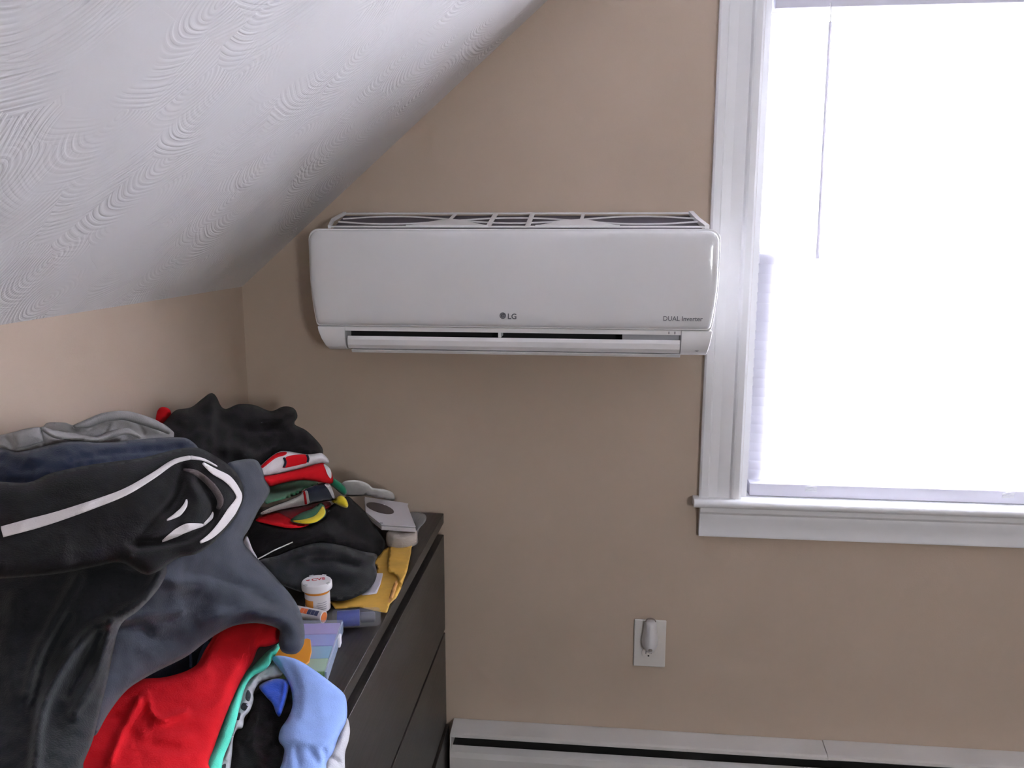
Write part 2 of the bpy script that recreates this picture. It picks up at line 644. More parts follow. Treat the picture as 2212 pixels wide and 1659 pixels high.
def text(body, size, loc, parent, m, rot=None, name='lettering', ext=0.0002, bold=0.0, sx=1.0, align='LEFT', mtx=None):
    cu = bpy.data.curves.new(name, 'FONT')
    cu.body = body
    cu.size = size
    cu.extrude = ext
    cu.offset = bold
    cu.align_x = align
    cu.resolution_u = 3
    o = bpy.data.objects.new(name, cu)
    C.objects.link(o)
    dg = bpy.context.evaluated_depsgraph_get()
    me = bpy.data.meshes.new_from_object(o.evaluated_get(dg))
    C.objects.unlink(o)
    bpy.data.objects.remove(o)
    me.materials.clear()
    me.materials.append(m)
    Mx = mtx if mtx is not None else Matrix.Translation(loc) @ (rot or Matrix.Rotation(PI / 2, 4, 'X')) @ Matrix.Diagonal((sx, 1, 1, 1))
    me.transform(Mx)
    o = bpy.data.objects.new(name, me)
    link(o, parent)
    return o


p1 = at_y(1096, 689, -0.1745)
text('LG', 0.0155, (p1[0], -0.1760 + 0.0030, p1[2]), face, M_INK, bold=0.00035)
p2 = at_y(1432, 693, -0.1745)
text('DUAL Inverter', 0.0135, (p2[0], -0.1760 + 0.0030, p2[2]), face, M_INK, bold=0.00005, sx=0.94)
# round emblem: disc with an incised face-like ring and bar
pe = at_y(1086, 682, -0.1745)
bm = bmesh.new()
Mx = Matrix.Translation((pe[0], -0.1728, pe[2])) @ Matrix.Rotation(PI / 2, 4, 'X')
lathe(bm, [(0.0066, 0), (0.0066, 0.0006), (0.0064, 0.0009)], 28, Mx)
em = obj('emblem', bm, M_INK, face)
M_EML = mat('emblem_line', (0.42, 0.42, 0.44), rough=0.5)
bm = bmesh.new()
arc = [(pe[0] + 0.0046 * math.cos(a), -0.1739, pe[2] + 0.0046 * math.sin(a)) for a in np.linspace(PI * 0.5, PI * 2.0, 16)]
tube(bm, arc, 0.00035, 5)
tube(bm, [(pe[0] + 0.0046, -0.1739, pe[2]), (pe[0] + 0.0012, -0.1739, pe[2])], 0.00035, 5)
tube(bm, [(pe[0], -0.1739, pe[2] + 0.0022), (pe[0], -0.1739, pe[2] - 0.0022), (pe[0] + 0.0014, -0.1739, pe[2] - 0.0022)], 0.00035, 5)
obj('emblem_line', bm, M_EML, em)

# lower casing: end caps, shaded recess band, slot, vane, lip
XLc, XRc = 0.290, 0.985
zb = 1.178
def cap(xa, xb, taper_left):
    bm = bmesh.new()
    # front profile in x-z, tapered outer edge, extruded in y with a rounded bottom
    n = 7
    secs = []
    for (y, z) in ((-0.118, 1.2318), (-0.163, 1.2318), (-0.166, 1.222), (-0.165, 1.205), (-0.160, 1.190), (-0.148, 1.181), (-0.118, 1.178)):
        t = (1.232 - z) / 0.054
        if taper_left: l, r = xa + 0.022 * t ** 1.4, xb
        else: l, r = xa, xb - 0.010 * t
        secs.append([bm.verts.new((l, y, z)), bm.verts.new((r, y, z))])
    for a, b in zip(secs, secs[1:]):
        bm.faces.new((a[0], a[1], b[1], b[0]))
    bm.faces.new((secs[-1][0], secs[-1][1], secs[0][1], secs[0][0]))
    bm.faces.new([s[0] for s in secs])
    bm.faces.new([s[1] for s in secs][::-1])
    return bm
obj('end_cap', cap(0.2305, XLc, True), M_AC, ac, bevel=0.002)
ec = obj('end_cap', cap(XRc, 1.0475, False), M_AC, ac, bevel=0.002)
_w = at_y(1505, 765, -0.1632)
bm = bmesh.new()
for r_ in (0.0016, 0.0034):
    tube(bm, [(_w[0] + 1.6 * r_ * math.sin(a), -0.1618, 1.1885 + r_ * math.cos(a)) for a in np.linspace(-0.9, 0.9, 8)], 0.0004, 5)
obj('signal_mark', bm, M_INK, ec)
obj('recess_band', B(XLc, XRc, -0.160, -0.118, 1.2225, 1.2318), M_AC, ac)
# slot cavity
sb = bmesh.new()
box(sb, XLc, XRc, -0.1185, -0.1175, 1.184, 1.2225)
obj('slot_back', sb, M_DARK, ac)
obj('slot_blade', B(0.613, 0.619, -0.158, -0.118, 1.2122, 1.2225), M_AC, ac)
obj('receiver_cover', B(0.868, XRc, -0.154, -0.118, 1.2100, 1.2225), M_ACGREY, ac)
for x in (0.960, 0.972):
    obj('catch', B(x, x + 0.0016, -0.162, -0.160, 1.2245, 1.2295), M_INK, ac)
vane = [(-0.164, 1.2125), (-0.168, 1.205), (-0.167, 1.194), (-0.161, 1.1855), (-0.158, 1.187), (-0.163, 1.195), (-0.164, 1.204), (-0.160, 1.2115)]
obj('vane', prism(vane, 'x', XLc + 0.006, XRc - 0.002), M_AC, ac, smooth=False)
lip = [(-0.163, 1.1835), (-0.158, 1.1765), (-0.118, 1.176), (-0.118, 1.184), (-0.150, 1.184)]
obj('bottom_lip', prism(lip, 'x', XLc + 0.012, XRc), M_AC, ac, bevel=0.001)

# top intake grille
GY0, GY1, GZ0, GZ1 = -0.152, -0.012, 1.4370, 1.4675
GX = lambda s: (0.262 - 0.015 * s, 1.026 - 0.012 * s)
def gp(x, s, dz=0.0):
    return (x, GY0 + (GY1 - GY0) * s, GZ0 + (GZ1 - GZ0) * s + dz)
bm = bmesh.new()
a0, a1 = GX(0)
b0, b1 = GX(1)
# dark coil bed under the grille
bd = bmesh.new()
vs = [bd.verts.new(p) for p in (gp(a0 + 0.004, 0, -0.006), gp(a1 - 0.004, 0, -0.006), gp(b1 - 0.004, 1, -0.006), gp(b0 + 0.004, 1, -0.006))]
lo = [bd.verts.new((v.co.x, v.co.y, 1.428)) for v in vs]
bd.faces.new(vs); bd.faces.new(lo[::-1])
for i in range(4): bd.faces.new((vs[i], vs[(i + 1) % 4], lo[(i + 1) % 4], lo[i]))
obj('coil_bed', bd, mat('coil_shadow_purple_grey', (0.10, 0.085, 0.11), rough=0.7), ac)
def flatbar(pts, w, h=0.0022, nm='grille_bar'):
    bm = bmesh.new()
    P = [Vector(p) for p in pts]
    secs = []
    for i, p in enumerate(P):
        t = (P[min(i + 1, len(P) - 1)] - P[max(i - 1, 0)]).normalized()
        nrm = Vector((0, -(GZ1 - GZ0), GY1 - GY0)).normalized()
        s = t.cross(nrm).normalized()
        secs.append([bm.verts.new(p + s * a * w / 2 + nrm * b * h / 2) for a, b in ((-1, -1), (1, -1), (1, 1), (-1, 1))])
    for a, b in zip(secs, secs[1:]):
        for k in range(4): bm.faces.new((a[k], a[(k + 1) % 4], b[(k + 1) % 4], b[k]))
    bm.faces.new(secs[0][::-1]); bm.faces.new(secs[-1])
    return obj(nm, bm, M_AC, ac)
flatbar([gp(a0, 0.02), gp(a1, 0.02)], 0.008)
flatbar([gp(b0, 0.97), gp(b1, 0.97)], 0.012)
flatbar([gp(a0 - 0.001, 0.0), gp(b0, 0.5), gp(b0 + 0.006, 1.0)], 0.006, 0.006)
flatbar([gp(a1 + 0.003, 0.0), gp(b1 + 0.003, 0.5), gp(b1 - 0.004, 1.0)], 0.010, 0.008)
# four crossing wave bars
xs = np.linspace(a0 + 0.004, a1 - 0.004, 80)
def wave(c, amp, per, ph, w):
    flatbar([gp(x, c + amp * math.cos(2 * PI * (x - 0.6405) / per + ph)) for x in xs], w)
wave(0.42, 0.22, 0.53, 0.0, 0.0055)
wave(0.50, -0.24, 0.53, 0.0, 0.0055)
for x, s0, s1 in ((0.502, 0.25, 0.97), (0.780, 0.25, 0.97)):
    flatbar([gp(x - 0.002, s0), gp(x + 0.002, s1)], 0.007)
for x in (0.592, 0.672):
    flatbar([gp(x, 0.02), gp(x, 0.97)], 0.010)
for cxx in (0.507, 0.773):
    bm = bmesh.new()
    top = [gp(x, 0.02 + 0.40 * math.cos((x - cxx) / 0.085 * PI / 2) ** 1.6 if abs(x - cxx) < 0.085 else 0.02, 0.0035) for x in np.linspace(cxx - 0.0849, cxx + 0.0849, 21)]
    bot = [gp(x, 0.0, 0.0035) for x in np.linspace(cxx - 0.0849, cxx + 0.0849, 21)]
    T1 = [bm.verts.new(p) for p in top]; B1 = [bm.verts.new(p) for p in bot]
    T2 = [bm.verts.new((p[0], p[1], p[2] - 0.004)) for p in top]; B2 = [bm.verts.new((p[0], p[1], p[2] - 0.004)) for p in bot]
    for i in range(20):
        bm.faces.new((B1[i], B1[i + 1], T1[i + 1], T1[i]))
        bm.faces.new((T1[i], T1[i + 1], T2[i + 1], T2[i]))
        bm.faces.new((B1[i + 1], B1[i], B2[i], B2[i + 1]))
        bm.faces.new((B2[i + 1], B2[i], T2[i], T2[i + 1]))
    obj('finger_tab', bm, M_AC, ac)

# ------------------------------------------------------------------ baseboard heater
heater = empty('baseboard_heater', (1.9, 0, 0.05), 'long cream metal baseboard heater along the wall below the outlet', 'heater')
HX0, HX1 = 0.486, RW - 0.05
for xa, xb, dz in ((HX0, 1.3615, 0), (1.3635, HX1, 0.0015)):
    hood = [(-0.001, 0.03), (-0.001, 0.2465 + dz), (-0.006, 0.2465 + dz), (-0.050, 0.2400 + dz), (-0.056, 0.2375 + dz), (-0.057, 0.2310 + dz), (-0.0555, 0.2310 + dz), (-0.0548, 0.2365 + dz), (-0.050, 0.2385 + dz), (-0.006, 0.2445 + dz), (-0.003, 0.2445 + dz), (-0.003, 0.03)]
    obj('hood', prism(hood, 'x', xa, xb), M_HEATER, heater)
fp = [(-0.046, 0.2040), (-0.063, 0.1965), (-0.0665, 0.183), (-0.0665, 0.05), (-0.060, 0.04), (-0.059, 0.041), (-0.065, 0.051), (-0.065, 0.183), (-0.062, 0.1950), (-0.046, 0.2025)]
obj('front_panel', prism(fp, 'x', HX0, 1.3615), M_HEATER, heater)
obj('front_panel', prism(fp, 'x', 1.3635, HX1), M_HEATER, heater)
obj('heating_element', B(HX0, HX1, -0.042, -0.010, 0.07, 0.200), mat('near_black_fins', (0.03, 0.028, 0.027), rough=0.9), heater)  # near-black fins make the slot read dark
obj('end_plate', prism([(-0.001, 0.03), (-0.001, 0.2465), (-0.050, 0.240), (-0.057, 0.2375), (-0.0668, 0.19), (-0.0665, 0.045)], 'x', HX0 - 0.003, HX0 - 0.0002), M_HEATER, heater)

# ------------------------------------------------------------------ outlet with plug-in night light
M_PLATE = mat('outlet_ivory_white', (0.66, 0.63, 0.60), rough=0.4)
M_PLUG = mat('plug_white', (0.70, 0.69, 0.71), rough=0.3)
outlet = empty('wall_outlet', (0.951, 0, 0.474), 'white wall outlet cover plate low on the tan wall', 'outlet')
obj('cover_plate', B(0.916, 0.9905, -0.006, -0.0002, 0.4125, 0.5315), M_PLATE, outlet, bevel=0.003)
for z in (0.502, 0.449):
    r_ = obj('receptacle', prism([(0.951 + 0.0165 * math.cos(a) * (1 if abs(math.cos(a)) < .9 else .97), z + 0.0135 * math.sin(a)) for a in np.linspace(0, 2 * PI, 20, endpoint=False)], 'y', -0.0078, -0.0055), M_PLATE, outlet, bevel=0.0006)
    bm = bmesh.new()
    box(bm, 0.9440, 0.9455, -0.0083, -0.0076, z - 0.002, z + 0.006)
    box(bm, 0.9565, 0.9580, -0.0083, -0.0076, z - 0.001, z + 0.006)
    tube(bm, [(0.951, -0.0083, z - 0.0070), (0.951, -0.0076, z - 0.0070)], 0.0022, 8)
    obj('slot_holes', bm, M_DARK, r_)
nl = empty('plug_in_night_light', (0.953, -0.008, 0.50), 'small white teardrop night light plugged into the wall outlet', 'night light')
def teardrop(sc=1.0, y0=-0.0085, dep=0.030):
    bm = bmesh.new()
    rows = []
    Z = [(0.5330, .010), (0.5290, .0135), (0.5200, .0150), (0.5080, .0155), (0.4960, .0175), (0.4820, .0195), (0.4700, .0175), (0.4620, .0120), (0.4580, .004)]
    for z, hw in Z:
        d = dep * (0.55 + 0.45 * hw / 0.0195)
        rows.append([bm.verts.new((0.953 + hw * sc * math.cos(a), y0 - d * max(0, math.sin(a)), z)) for a in np.linspace(0, PI, 13)])
    for a, b in zip(rows, rows[1:]):
        for k in range(12): bm.faces.new((a[k], a[k + 1], b[k + 1], b[k]))
        bm.faces.new((a[12], a[0], b[0], b[12]))
    bm.faces.new(rows[0]); bm.faces.new(rows[-1][::-1])
    return bm
obj('housing', teardrop(), M_PLUG, nl, smooth=True)
bm = lathe(bmesh.new(), [(0.0052, 0), (0.0050, 0.0015), (0.002, 0.0025)], 16, Matrix.Translation((0.953, -0.0345, 0.4705)) @ Matrix.Rotation(PI / 2 + 0.35, 4, 'X'))
obj('light_sensor', bm, mat('sensor_grey', (0.30, 0.26, 0.25), rough=0.3), nl, smooth=True)
bm = tube(bmesh.new(), [(0.953 + 0.0115 * math.cos(a), -0.018, 0.5330 + 0.0085 * math.sin(a)) for a in np.linspace(0, PI, 12)], 0.0012, 6)
obj('top_loop', bm, mat('loop_brown_grey', (0.22, 0.17, 0.15), rough=0.4), nl)

# ------------------------------------------------------------------ dresser
DX, DY0, DY1, DZ = 0.4676, -0.020, -1.620, 0.780
dresser = empty('dresser', (0.24, -0.82, 0), 'long black-brown wooden dresser with six drawers under heaps of clothes', 'dresser')
obj('top_panel', B(0.004, DX, DY1, DY0, 0.756, DZ), M_WOOD, dresser, bevel=0.0012)
for a, b in ((DY0 - 0.018, DY0), (DY1, DY1 + 0.018)):
    obj('side_panel', B(0.004, DX - 0.020, a, b, 0.0, 0.7558), M_WOOD, dresser, bevel=0.001)
obj('center_panel', B(0.010, DX - 0.022, -0.829, -0.811, 0.03, 0.7555), M_WOOD, dresser)
obj('back_panel', B(0.004, 0.009, DY1 + 0.018, DY0 - 0.018, 0.03, 0.7555), M_WOOD, dresser)
obj('plinth', B(DX - 0.06, DX - 0.045, DY1 + 0.018, DY0 - 0.018, 0.0, 0.06), M_WOOD, dresser)
rows_ = ((0.4905, 0.728, 0), (0.2475, 0.4820, 0), (0.020, 0.2415, 0.006))
for (ya, yb) in ((DY0, -0.8185), (-0.8215, DY1)):
    for (z0, z1, dx) in rows_:
        d = obj('drawer', B(DX - 0.018 + dx, DX + dx, yb, ya, z0, z1), M_WOOD, dresser, bevel=0.0012)
        bm = bmesh.new()
        box(bm, 0.03, DX - 0.018 + dx - 0.0005, ya - 0.03, ya - 0.042, z0 + 0.03, z1 - 0.04)
        box(bm, 0.03, DX - 0.018 + dx - 0.0005, yb + 0.042, yb + 0.03, z0 + 0.03, z1 - 0.04)
        box(bm, 0.03, DX - 0.018 + dx - 0.0005, yb + 0.042, ya - 0.042, z0 + 0.02, z0 + 0.03)
        obj('drawer_box', bm, M_DARK, d)

# ------------------------------------------------------------------ cloth builder


def smooth_outline(pts, closed=True, k=5):
    P = np.array(pts, float)
    n = len(P)
    out = []
    rng = range(n) if closed else range(n - 1)
    for i in rng:
        if closed:
            p0, p1, p2, p3 = P[i - 1], P[i], P[(i + 1) % n], P[(i + 2) % n]
        else:
            p0, p1, p2, p3 = P[max(i - 1, 0)], P[i], P[i + 1], P[min(i + 2, n - 1)]
        for j in range(k):
            t = j / k
            a = 2 * p1 + (p2 - p0) * t + (2 * p0 - 5 * p1 + 4 * p2 - p3) * t * t + (-p0 + 3 * p1 - 3 * p2 + p3) * t ** 3
            out.append(a / 2)
    if not closed: out.append(P[-1])
    return np.array(out)


def resample(P, step, closed=True):
    Q = np.vstack([P, P[:1]]) if closed else P
    seg = np.hypot(*(np.diff(Q, axis=0).T))
    s = np.concatenate([[0], np.cumsum(seg)])
    n = max(6, int(round(s[-1] / step)))
    t = np.linspace(0, s[-1], n + (0 if closed else 1), endpoint=not closed)
    return np.stack([np.interp(t, s, Q[:, 0]), np.interp(t, s, Q[:, 1])], 1)


def inside(P, X):
    x, y = X[:, 0], X[:, 1]
    r = np.zeros(len(X), bool)
    n = len(P)
    j = n - 1
    for i in range(n):
        xi, yi = P[i]; xj, yj = P[j]
        c = ((yi > y) != (yj > y)) & (x < (xj - xi) * (y - yi) / (yj - yi + 1e-12) + xi)
        r ^= c
        j = i
    return r


def poly_dist(Q, X, signed=False):
    """distance from points X to an open polyline Q; side is + on its left as drawn in the picture"""
    best = np.full(len(X), 1e9)
    sg = np.ones(len(X))
    for a, b in zip(Q[:-1], Q[1:]):
        d = b - a
        L2 = d @ d + 1e-9
        t = np.clip(((X - a) @ d) / L2, 0, 1)
        q = X - (a + t[:, None] * d)
        dist = np.hypot(q[:, 0], q[:, 1])
        cr = d[0] * q[:, 1] - d[1] * q[:, 0]
        m = dist < best
        best[m] = dist[m]
        sg[m] = np.sign(cr[m])
    return (best, sg) if signed else best


G0, G1, GS = (-100, 820), (980, 1740), 2
BACKMAP = np.full(((G1[1] - G0[1]) // GS, (G1[0] - G0[0]) // GS), -1e9)
BACKDIL = BACKMAP.copy()


def add_to_map(S):
    """remember how deep garment S reaches, so that the ones under it stay clear of it"""
    global BACKDIL
    lo, hi = S.ring.min(0) - 4, S.ring.max(0) + 4
    i0, j0 = max(0, int((lo[0] - G0[0]) // GS)), max(0, int((lo[1] - G0[1]) // GS))
    i1, j1 = min(BACKMAP.shape[1], int((hi[0] - G0[0]) // GS) + 1), min(BACKMAP.shape[0], int((hi[1] - G0[1]) // GS) + 1)
    if i1 <= i0 or j1 <= j0: return
    jj, ii = np.mgrid[j0:j1, i0:i1]
    X = np.stack([G0[0] + (ii.ravel() + 0.5) * GS, G0[1] + (jj.ravel() + 0.5) * GS], 1)
    m = inside(S.ring, X)
    if not m.any(): return
    X, ii, jj = X[m], ii.ravel()[m], jj.ravel()[m]
    P = S.points(X, -1)
    R = FW[None, :] + RT[None, :] * ((X[:, 0:1] - W / 2) / F_PX) - UP[None, :] * ((X[:, 1:2] - H / 2) / F_PX)
    t = (P[:, 1] - CAM[1]) / R[:, 1]
    BACKMAP[jj, ii] = np.maximum(BACKMAP[jj, ii], t)
    D = BACKMAP.copy()
    for dj in (-1, 0, 1):
        for di in (-1, 0, 1):
            D = np.maximum(D, np.roll(np.roll(BACKMAP, 2 * dj, 0), 2 * di, 1))
    BACKDIL = D


class Surf:
    """a cloth surface: base depth from anchor points, edge rounding, ridges, laps and crumple"""

    def __init__(s, outline, anchors, front=0.02, back=0.03, edge=30, folds=(), crumple=0.002, cs=18.0, seed=0, sharp=False, rest=0.784, up=0.0):
        s.up = up
        s.out = np.array(outline, float) if sharp else smooth_outline(outline)
        A = []
        for (u, v, y) in anchors:
            if y is None: y = at_z(u, v, rest)[1]
            A.append((u / 500.0, v / 500.0, y))
        A = np.array(A)
        n = len(A)
        K = lambda r: np.where(r > 1e-9, r * r * np.log(r + 1e-12), 0)
        if n >= 4:
            D = np.hypot(A[:, None, 0] - A[None, :, 0], A[:, None, 1] - A[None, :, 1])
            M = np.zeros((n + 3, n + 3))
            M[:n, :n] = K(D) + np.eye(n) * 1e-3
            M[:n, n] = 1; M[:n, n + 1:] = A[:, :2]
            M[n, :n] = 1; M[n + 1:, :n] = A[:, :2].T
            w = np.linalg.solve(M, np.concatenate([A[:, 2], [0, 0, 0]]))
        elif n == 3:
            w = np.concatenate([[0, 0, 0], np.linalg.solve(np.c_[np.ones(3), A[:, :2]], A[:, 2])])
        else:
            w = np.concatenate([np.zeros(n), [A[:, 2].mean(), 0, 0]])
        s.A, s.w, s.K = A, w, K
        s.front, s.back, s.edge, s.crumple, s.cs, s.seed = front, back, edge, crumple, cs, seed
        s.folds = []
        for f in folds:
            pts, amp, sig = f[0], f[1], f[2]
            kind = f[3] if len(f) > 3 else 'r'
            s.folds.append((smooth_outline(pts, False, 4) if len(pts) > 2 else np.array(pts, float), amp, sig, kind))
        s.ring = resample(s.out, 4)

    def base_y(s, X):
        U = X / 500.0
        n = len(s.A)
        r = np.hypot(U[:, None, 0] - s.A[None, :, 0], U[:, None, 1] - s.A[None, :, 1])
        return s.K(r) @ s.w[:n] + s.w[n] + U @ s.w[n + 1:]

    def points(s, X, side=1, lift=0.0, on_edge=None):
        X = np.asarray(X, float)
        d = poly_dist(np.vstack([s.ring, s.ring[:1]]), X)
        if on_edge is not None: d[on_edge] = 0
        y0 = s.base_y(X)
        t = np.clip(d / s.edge, 0, 1)
        prof = np.sqrt(np.maximum(0, 1 - (1 - t) ** 2))
        if side > 0:
            h = s.front * prof
            for pts, amp, sig, kind in s.folds:
                if kind == 'r':
                    dd = poly_dist(pts, X)
                    h = h + amp * np.exp(-(dd / sig) ** 2) * prof
                else:                       # a lap: one side stands proud of the other
                    dd, sg = poly_dist(pts, X, True)
                    k = np.where(sg > 0, np.exp(-(dd / sig)), -0.35 * np.exp(-(dd / (sig * 0.35))))
                    k = np.where(dd < 2.5, k * (dd / 2.5), k)
                    h = h + amp * k * prof
            if s.crumple:
                cr = np.array([noise.fractal(Vector((x / 1000 * s.cs, yv / 1000 * s.cs * 1.3, s.seed * 7.3)), 0.7, 2.0, 4) for x, yv in X])
                rd = np.array([0.28 - abs(noise.noise(Vector((x / 1000 * s.cs * 1.3 + 3, yv / 1000 * s.cs * 1.7, s.seed * 3.1)))) for x, yv in X])
                h = h + s.crumple * (0.8 * cr + 1.6 * rd) * prof
            h = h + lift
        else:
            h = -s.back * np.sqrt(np.maximum(0, 1 - (1 - np.clip(d / (s.edge * 1.3), 0, 1)) ** 2)) + lift
        R = FW[None, :] + RT[None, :] * ((X[:, 0:1] - W / 2) / F_PX) - UP[None, :] * ((X[:, 1:2] - H / 2) / F_PX)
        t = (y0 - CAM[1]) / R[:, 1] - h / np.linalg.norm(R, axis=1)
        ii = np.clip(((X[:, 0] - G0[0]) // GS).astype(int), 0, BACKDIL.shape[1] - 1)
        jj = np.clip(((X[:, 1] - G0[1]) // GS).astype(int), 0, BACKDIL.shape[0] - 1)
        t = np.maximum(t, BACKDIL[jj, ii] + (0.0045 - (lift + 0.0016 if lift > 0 else 0) if side > 0 else 0.006))
        e = 0.0035 if side > 0 else 0.0012          # cloth stops at the walls and at the dresser
        e = e + max(lift, 0.0) + s.up
        with np.errstate(divide='ignore'):
            tz = np.where(R[:, 2] < -1e-6, (DZ + e - CAM[2]) / R[:, 2], 1e9)
            tx = np.where(R[:, 0] < -1e-6, (DX + e + 0.007 - CAM[0]) / R[:, 0], 1e9)
            tw = np.where(R[:, 0] < -1e-6, (0.003 + e - CAM[0]) / R[:, 0], 1e9)
        enter = np.maximum(tz, tx)
        far = (DY0 - CAM[1]) / R[:, 1]
        t = np.where((enter < far) & (t > enter), enter, t)
        t = np.minimum(t, tw)
        t = np.minimum(t, (-0.004 - e - CAM[1]) / R[:, 1])
        P = CAM + R * t[:, None]
        return P


def cdt(ring, step):
    n = len(ring)
    lo, hi = ring.min(0), ring.max(0)
    gx = np.arange(lo[0], hi[0], step)
    gy = np.arange(lo[1], hi[1], step * 0.87)
    G = []
    for j, y in enumerate(gy):
        for x in gx:
            G.append((x + (step / 2 if j % 2 else 0), y))
    G = np.array(G) if G else np.zeros((0, 2))
    if len(G):
        m = inside(ring, G)
        G = G[m]
    if len(G):
        G = G[poly_dist(np.vstack([ring, ring[:1]]), G) > step * 0.55]
    V = np.vstack([ring, G]) if len(G) else ring
    r = delaunay_2d_cdt([Vector((float(a), float(b))) for a, b in V], [], [list(range(n))], 1, 1e-4)
    return np.array([(v.x, v.y) for v in r[0]]), [list(f) for f in r[2]], [bool(o and any(k < n for k in o)) for o in r[3]]


JOBS = []


def sheet(name, S, m, ring, step, parent=None, lift=None, smooth=True):
    """solid patch: full garment if lift is None, else a thin strip lying on garment S; shaped later by fill_sheets"""
    me = bpy.data.meshes.new(name)
    me.materials.append(m)
    o = bpy.data.objects.new(name, me)
    link(o, parent)
    JOBS.append((o, me, S, ring, step, lift))
    return o


def fill(me, S, ring, step, lift):
    V, Fc, ed = cdt(ring, step)
    on = np.array(ed)
    n = len(V)
    if lift is None:
        A = S.points(V, 1, 0, on)
        Bk = S.points(V, -1, 0, on)
        verts = [tuple(p) for p in A]
        idx = {}
        for i in range(n):
            if not on[i]:
                idx[i] = len(verts)
                verts.append(tuple(Bk[i]))
            else: idx[i] = i
        faces = [f for f in Fc]
        for f in Fc:
            g = [idx[i] for i in f][::-1]
            if len(set(g)) == len(g) and set(g) != set(f): faces.append(g)
    else:
        A = S.points(V, 1, lift)
        Bk = S.points(V, 1, -0.0015)
        verts = [tuple(p) for p in A] + [tuple(p) for p in Bk]
        faces = [f for f in Fc] + [[i + n for i in f][::-1] for f in Fc]
        cnt = {}
        for f in Fc:
            for a, b in zip(f, f[1:] + f[:1]):
                cnt[(a, b)] = 1
        for (a, b) in list(cnt):
            if (b, a) not in cnt: faces.append([b, a, a + n, b + n])
    me.from_pydata(verts, [], faces)
    me.update()
    bm = bmesh.new()
    bm.from_mesh(me)
    bmesh.ops.recalc_face_normals(bm, faces=bm.faces)
    bm.to_mesh(me)
    bm.free()
    for p in me.polygons: p.use_smooth = True


def fill_sheets(order):
    """shape the garments from the one on top to the one underneath"""
    surfs = []
    for o, me, S, ring, step, lift in JOBS:
        if S not in surfs: surfs.append(S)
    rank = {}
    for o, me, S, ring, step, lift in JOBS:
        if lift is None: rank[id(S)] = order.index(o.name.split('.')[0]) if o.name.split('.')[0] in order else 900
    for S in sorted(surfs, key=lambda q: rank.get(id(q), 900)):
        for o, me, S2, ring, step, lift in JOBS:
            if S2 is S: fill(me, S, ring, step, lift)
        if rank.get(id(S), 900) < 900: add_to_map(S)


def cloth(name, label, cat, S, m, step=8, group=None):
    o = sheet(name, S, m, resample(S.out, step * 0.75), step)
    tag(o, label, cat, group)
    return o


def strip(name, parent, S, pts, m, step=5, lift=0.0015, label=None, sharp=False, width=None):
    if width is not None:
        Q = smooth_outline(pts, False, 6)
        w = np.interp(np.linspace(0, 1, len(Q)), np.linspace(0, 1, len(width)), width) if isinstance(width, (list, tuple)) else np.full(len(Q), width)
        t = np.gradient(Q, axis=0)
        t /= np.hypot(t[:, 0], t[:, 1])[:, None] + 1e-9
        nn = np.stack([-t[:, 1], t[:, 0]], 1)
        ring = np.vstack([Q + nn * w[:, None] / 2, (Q - nn * w[:, None] / 2)[::-1]])
    else:
        ring = np.array(pts, float) if sharp else smooth_outline(pts)
    ring = resample(ring, step)
    o = sheet(name, S, m, ring, step, parent, lift)
    if label: o['label'] = label
    return o


# ------------------------------------------------------------------ fabrics
F_BLACK = fabric('black_jersey', (0.012, 0.011, 0.012), sheen=0.05)
F_HOODBLK = fabric('black_fleece', (0.013, 0.012, 0.013), sheen=0.08)
F_SLATE = fabric('charcoal_fleece', (0.046, 0.051, 0.068), sheen=0.12, var=0.18)
F_NAVY = fabric('navy_twill', (0.022, 0.028, 0.052))
F_GREY = fabric('grey_cotton', (0.23, 0.22, 0.22))
F_WHITE = fabric('white_cotton', (0.72, 0.71, 0.74))
F_PIPE = fabric('off_white_piping', (0.62, 0.58, 0.58), var=0.05)
F_RED = fabric('red_cotton', (0.60, 0.010, 0.016), var=0.08, sheen=0.0)
F_TEAL = fabric('teal_green_cotton', (0.10, 0.76, 0.56), var=0.08)
F_BLUE = fabric('light_blue_oxford', (0.27, 0.40, 0.78), var=0.05, sheen=0.05)
F_ROYAL = fabric('royal_blue_satin', (0.02, 0.09, 0.60), rough=0.5)
F_GREEN = fabric('green_cotton', (0.035, 0.16, 0.075))
F_GREENL = fabric('kelly_green_cotton', (0.03, 0.26, 0.14))
F_YEL = fabric('yellow_cotton', (0.72, 0.55, 0.03))
F_DRED = fabric('dark_red_cotton', (0.28, 0.015, 0.018))
F_PALE = fabric('pale_grey_knit', (0.50, 0.50, 0.54))
F_CREAM = fabric('cream_cotton', (0.50, 0.48, 0.46))
F_SPRT = fabric('blue_grey_denim', (0.10, 0.14, 0.26))

# ------------------------------------------------------------------ far heap, against the corner
S = Surf([(336, 912), (340, 888), (350, 879), (366, 884), (370, 900), (360, 920), (340, 925)],
         [(350, 900, -0.53)], front=0.008, back=0.008, edge=10, crumple=0.002, seed=1)
cloth('red_shirt', 'small tip of a red shirt poking out behind the black hoodie by the wall', 'shirt', S, F_RED, 4)

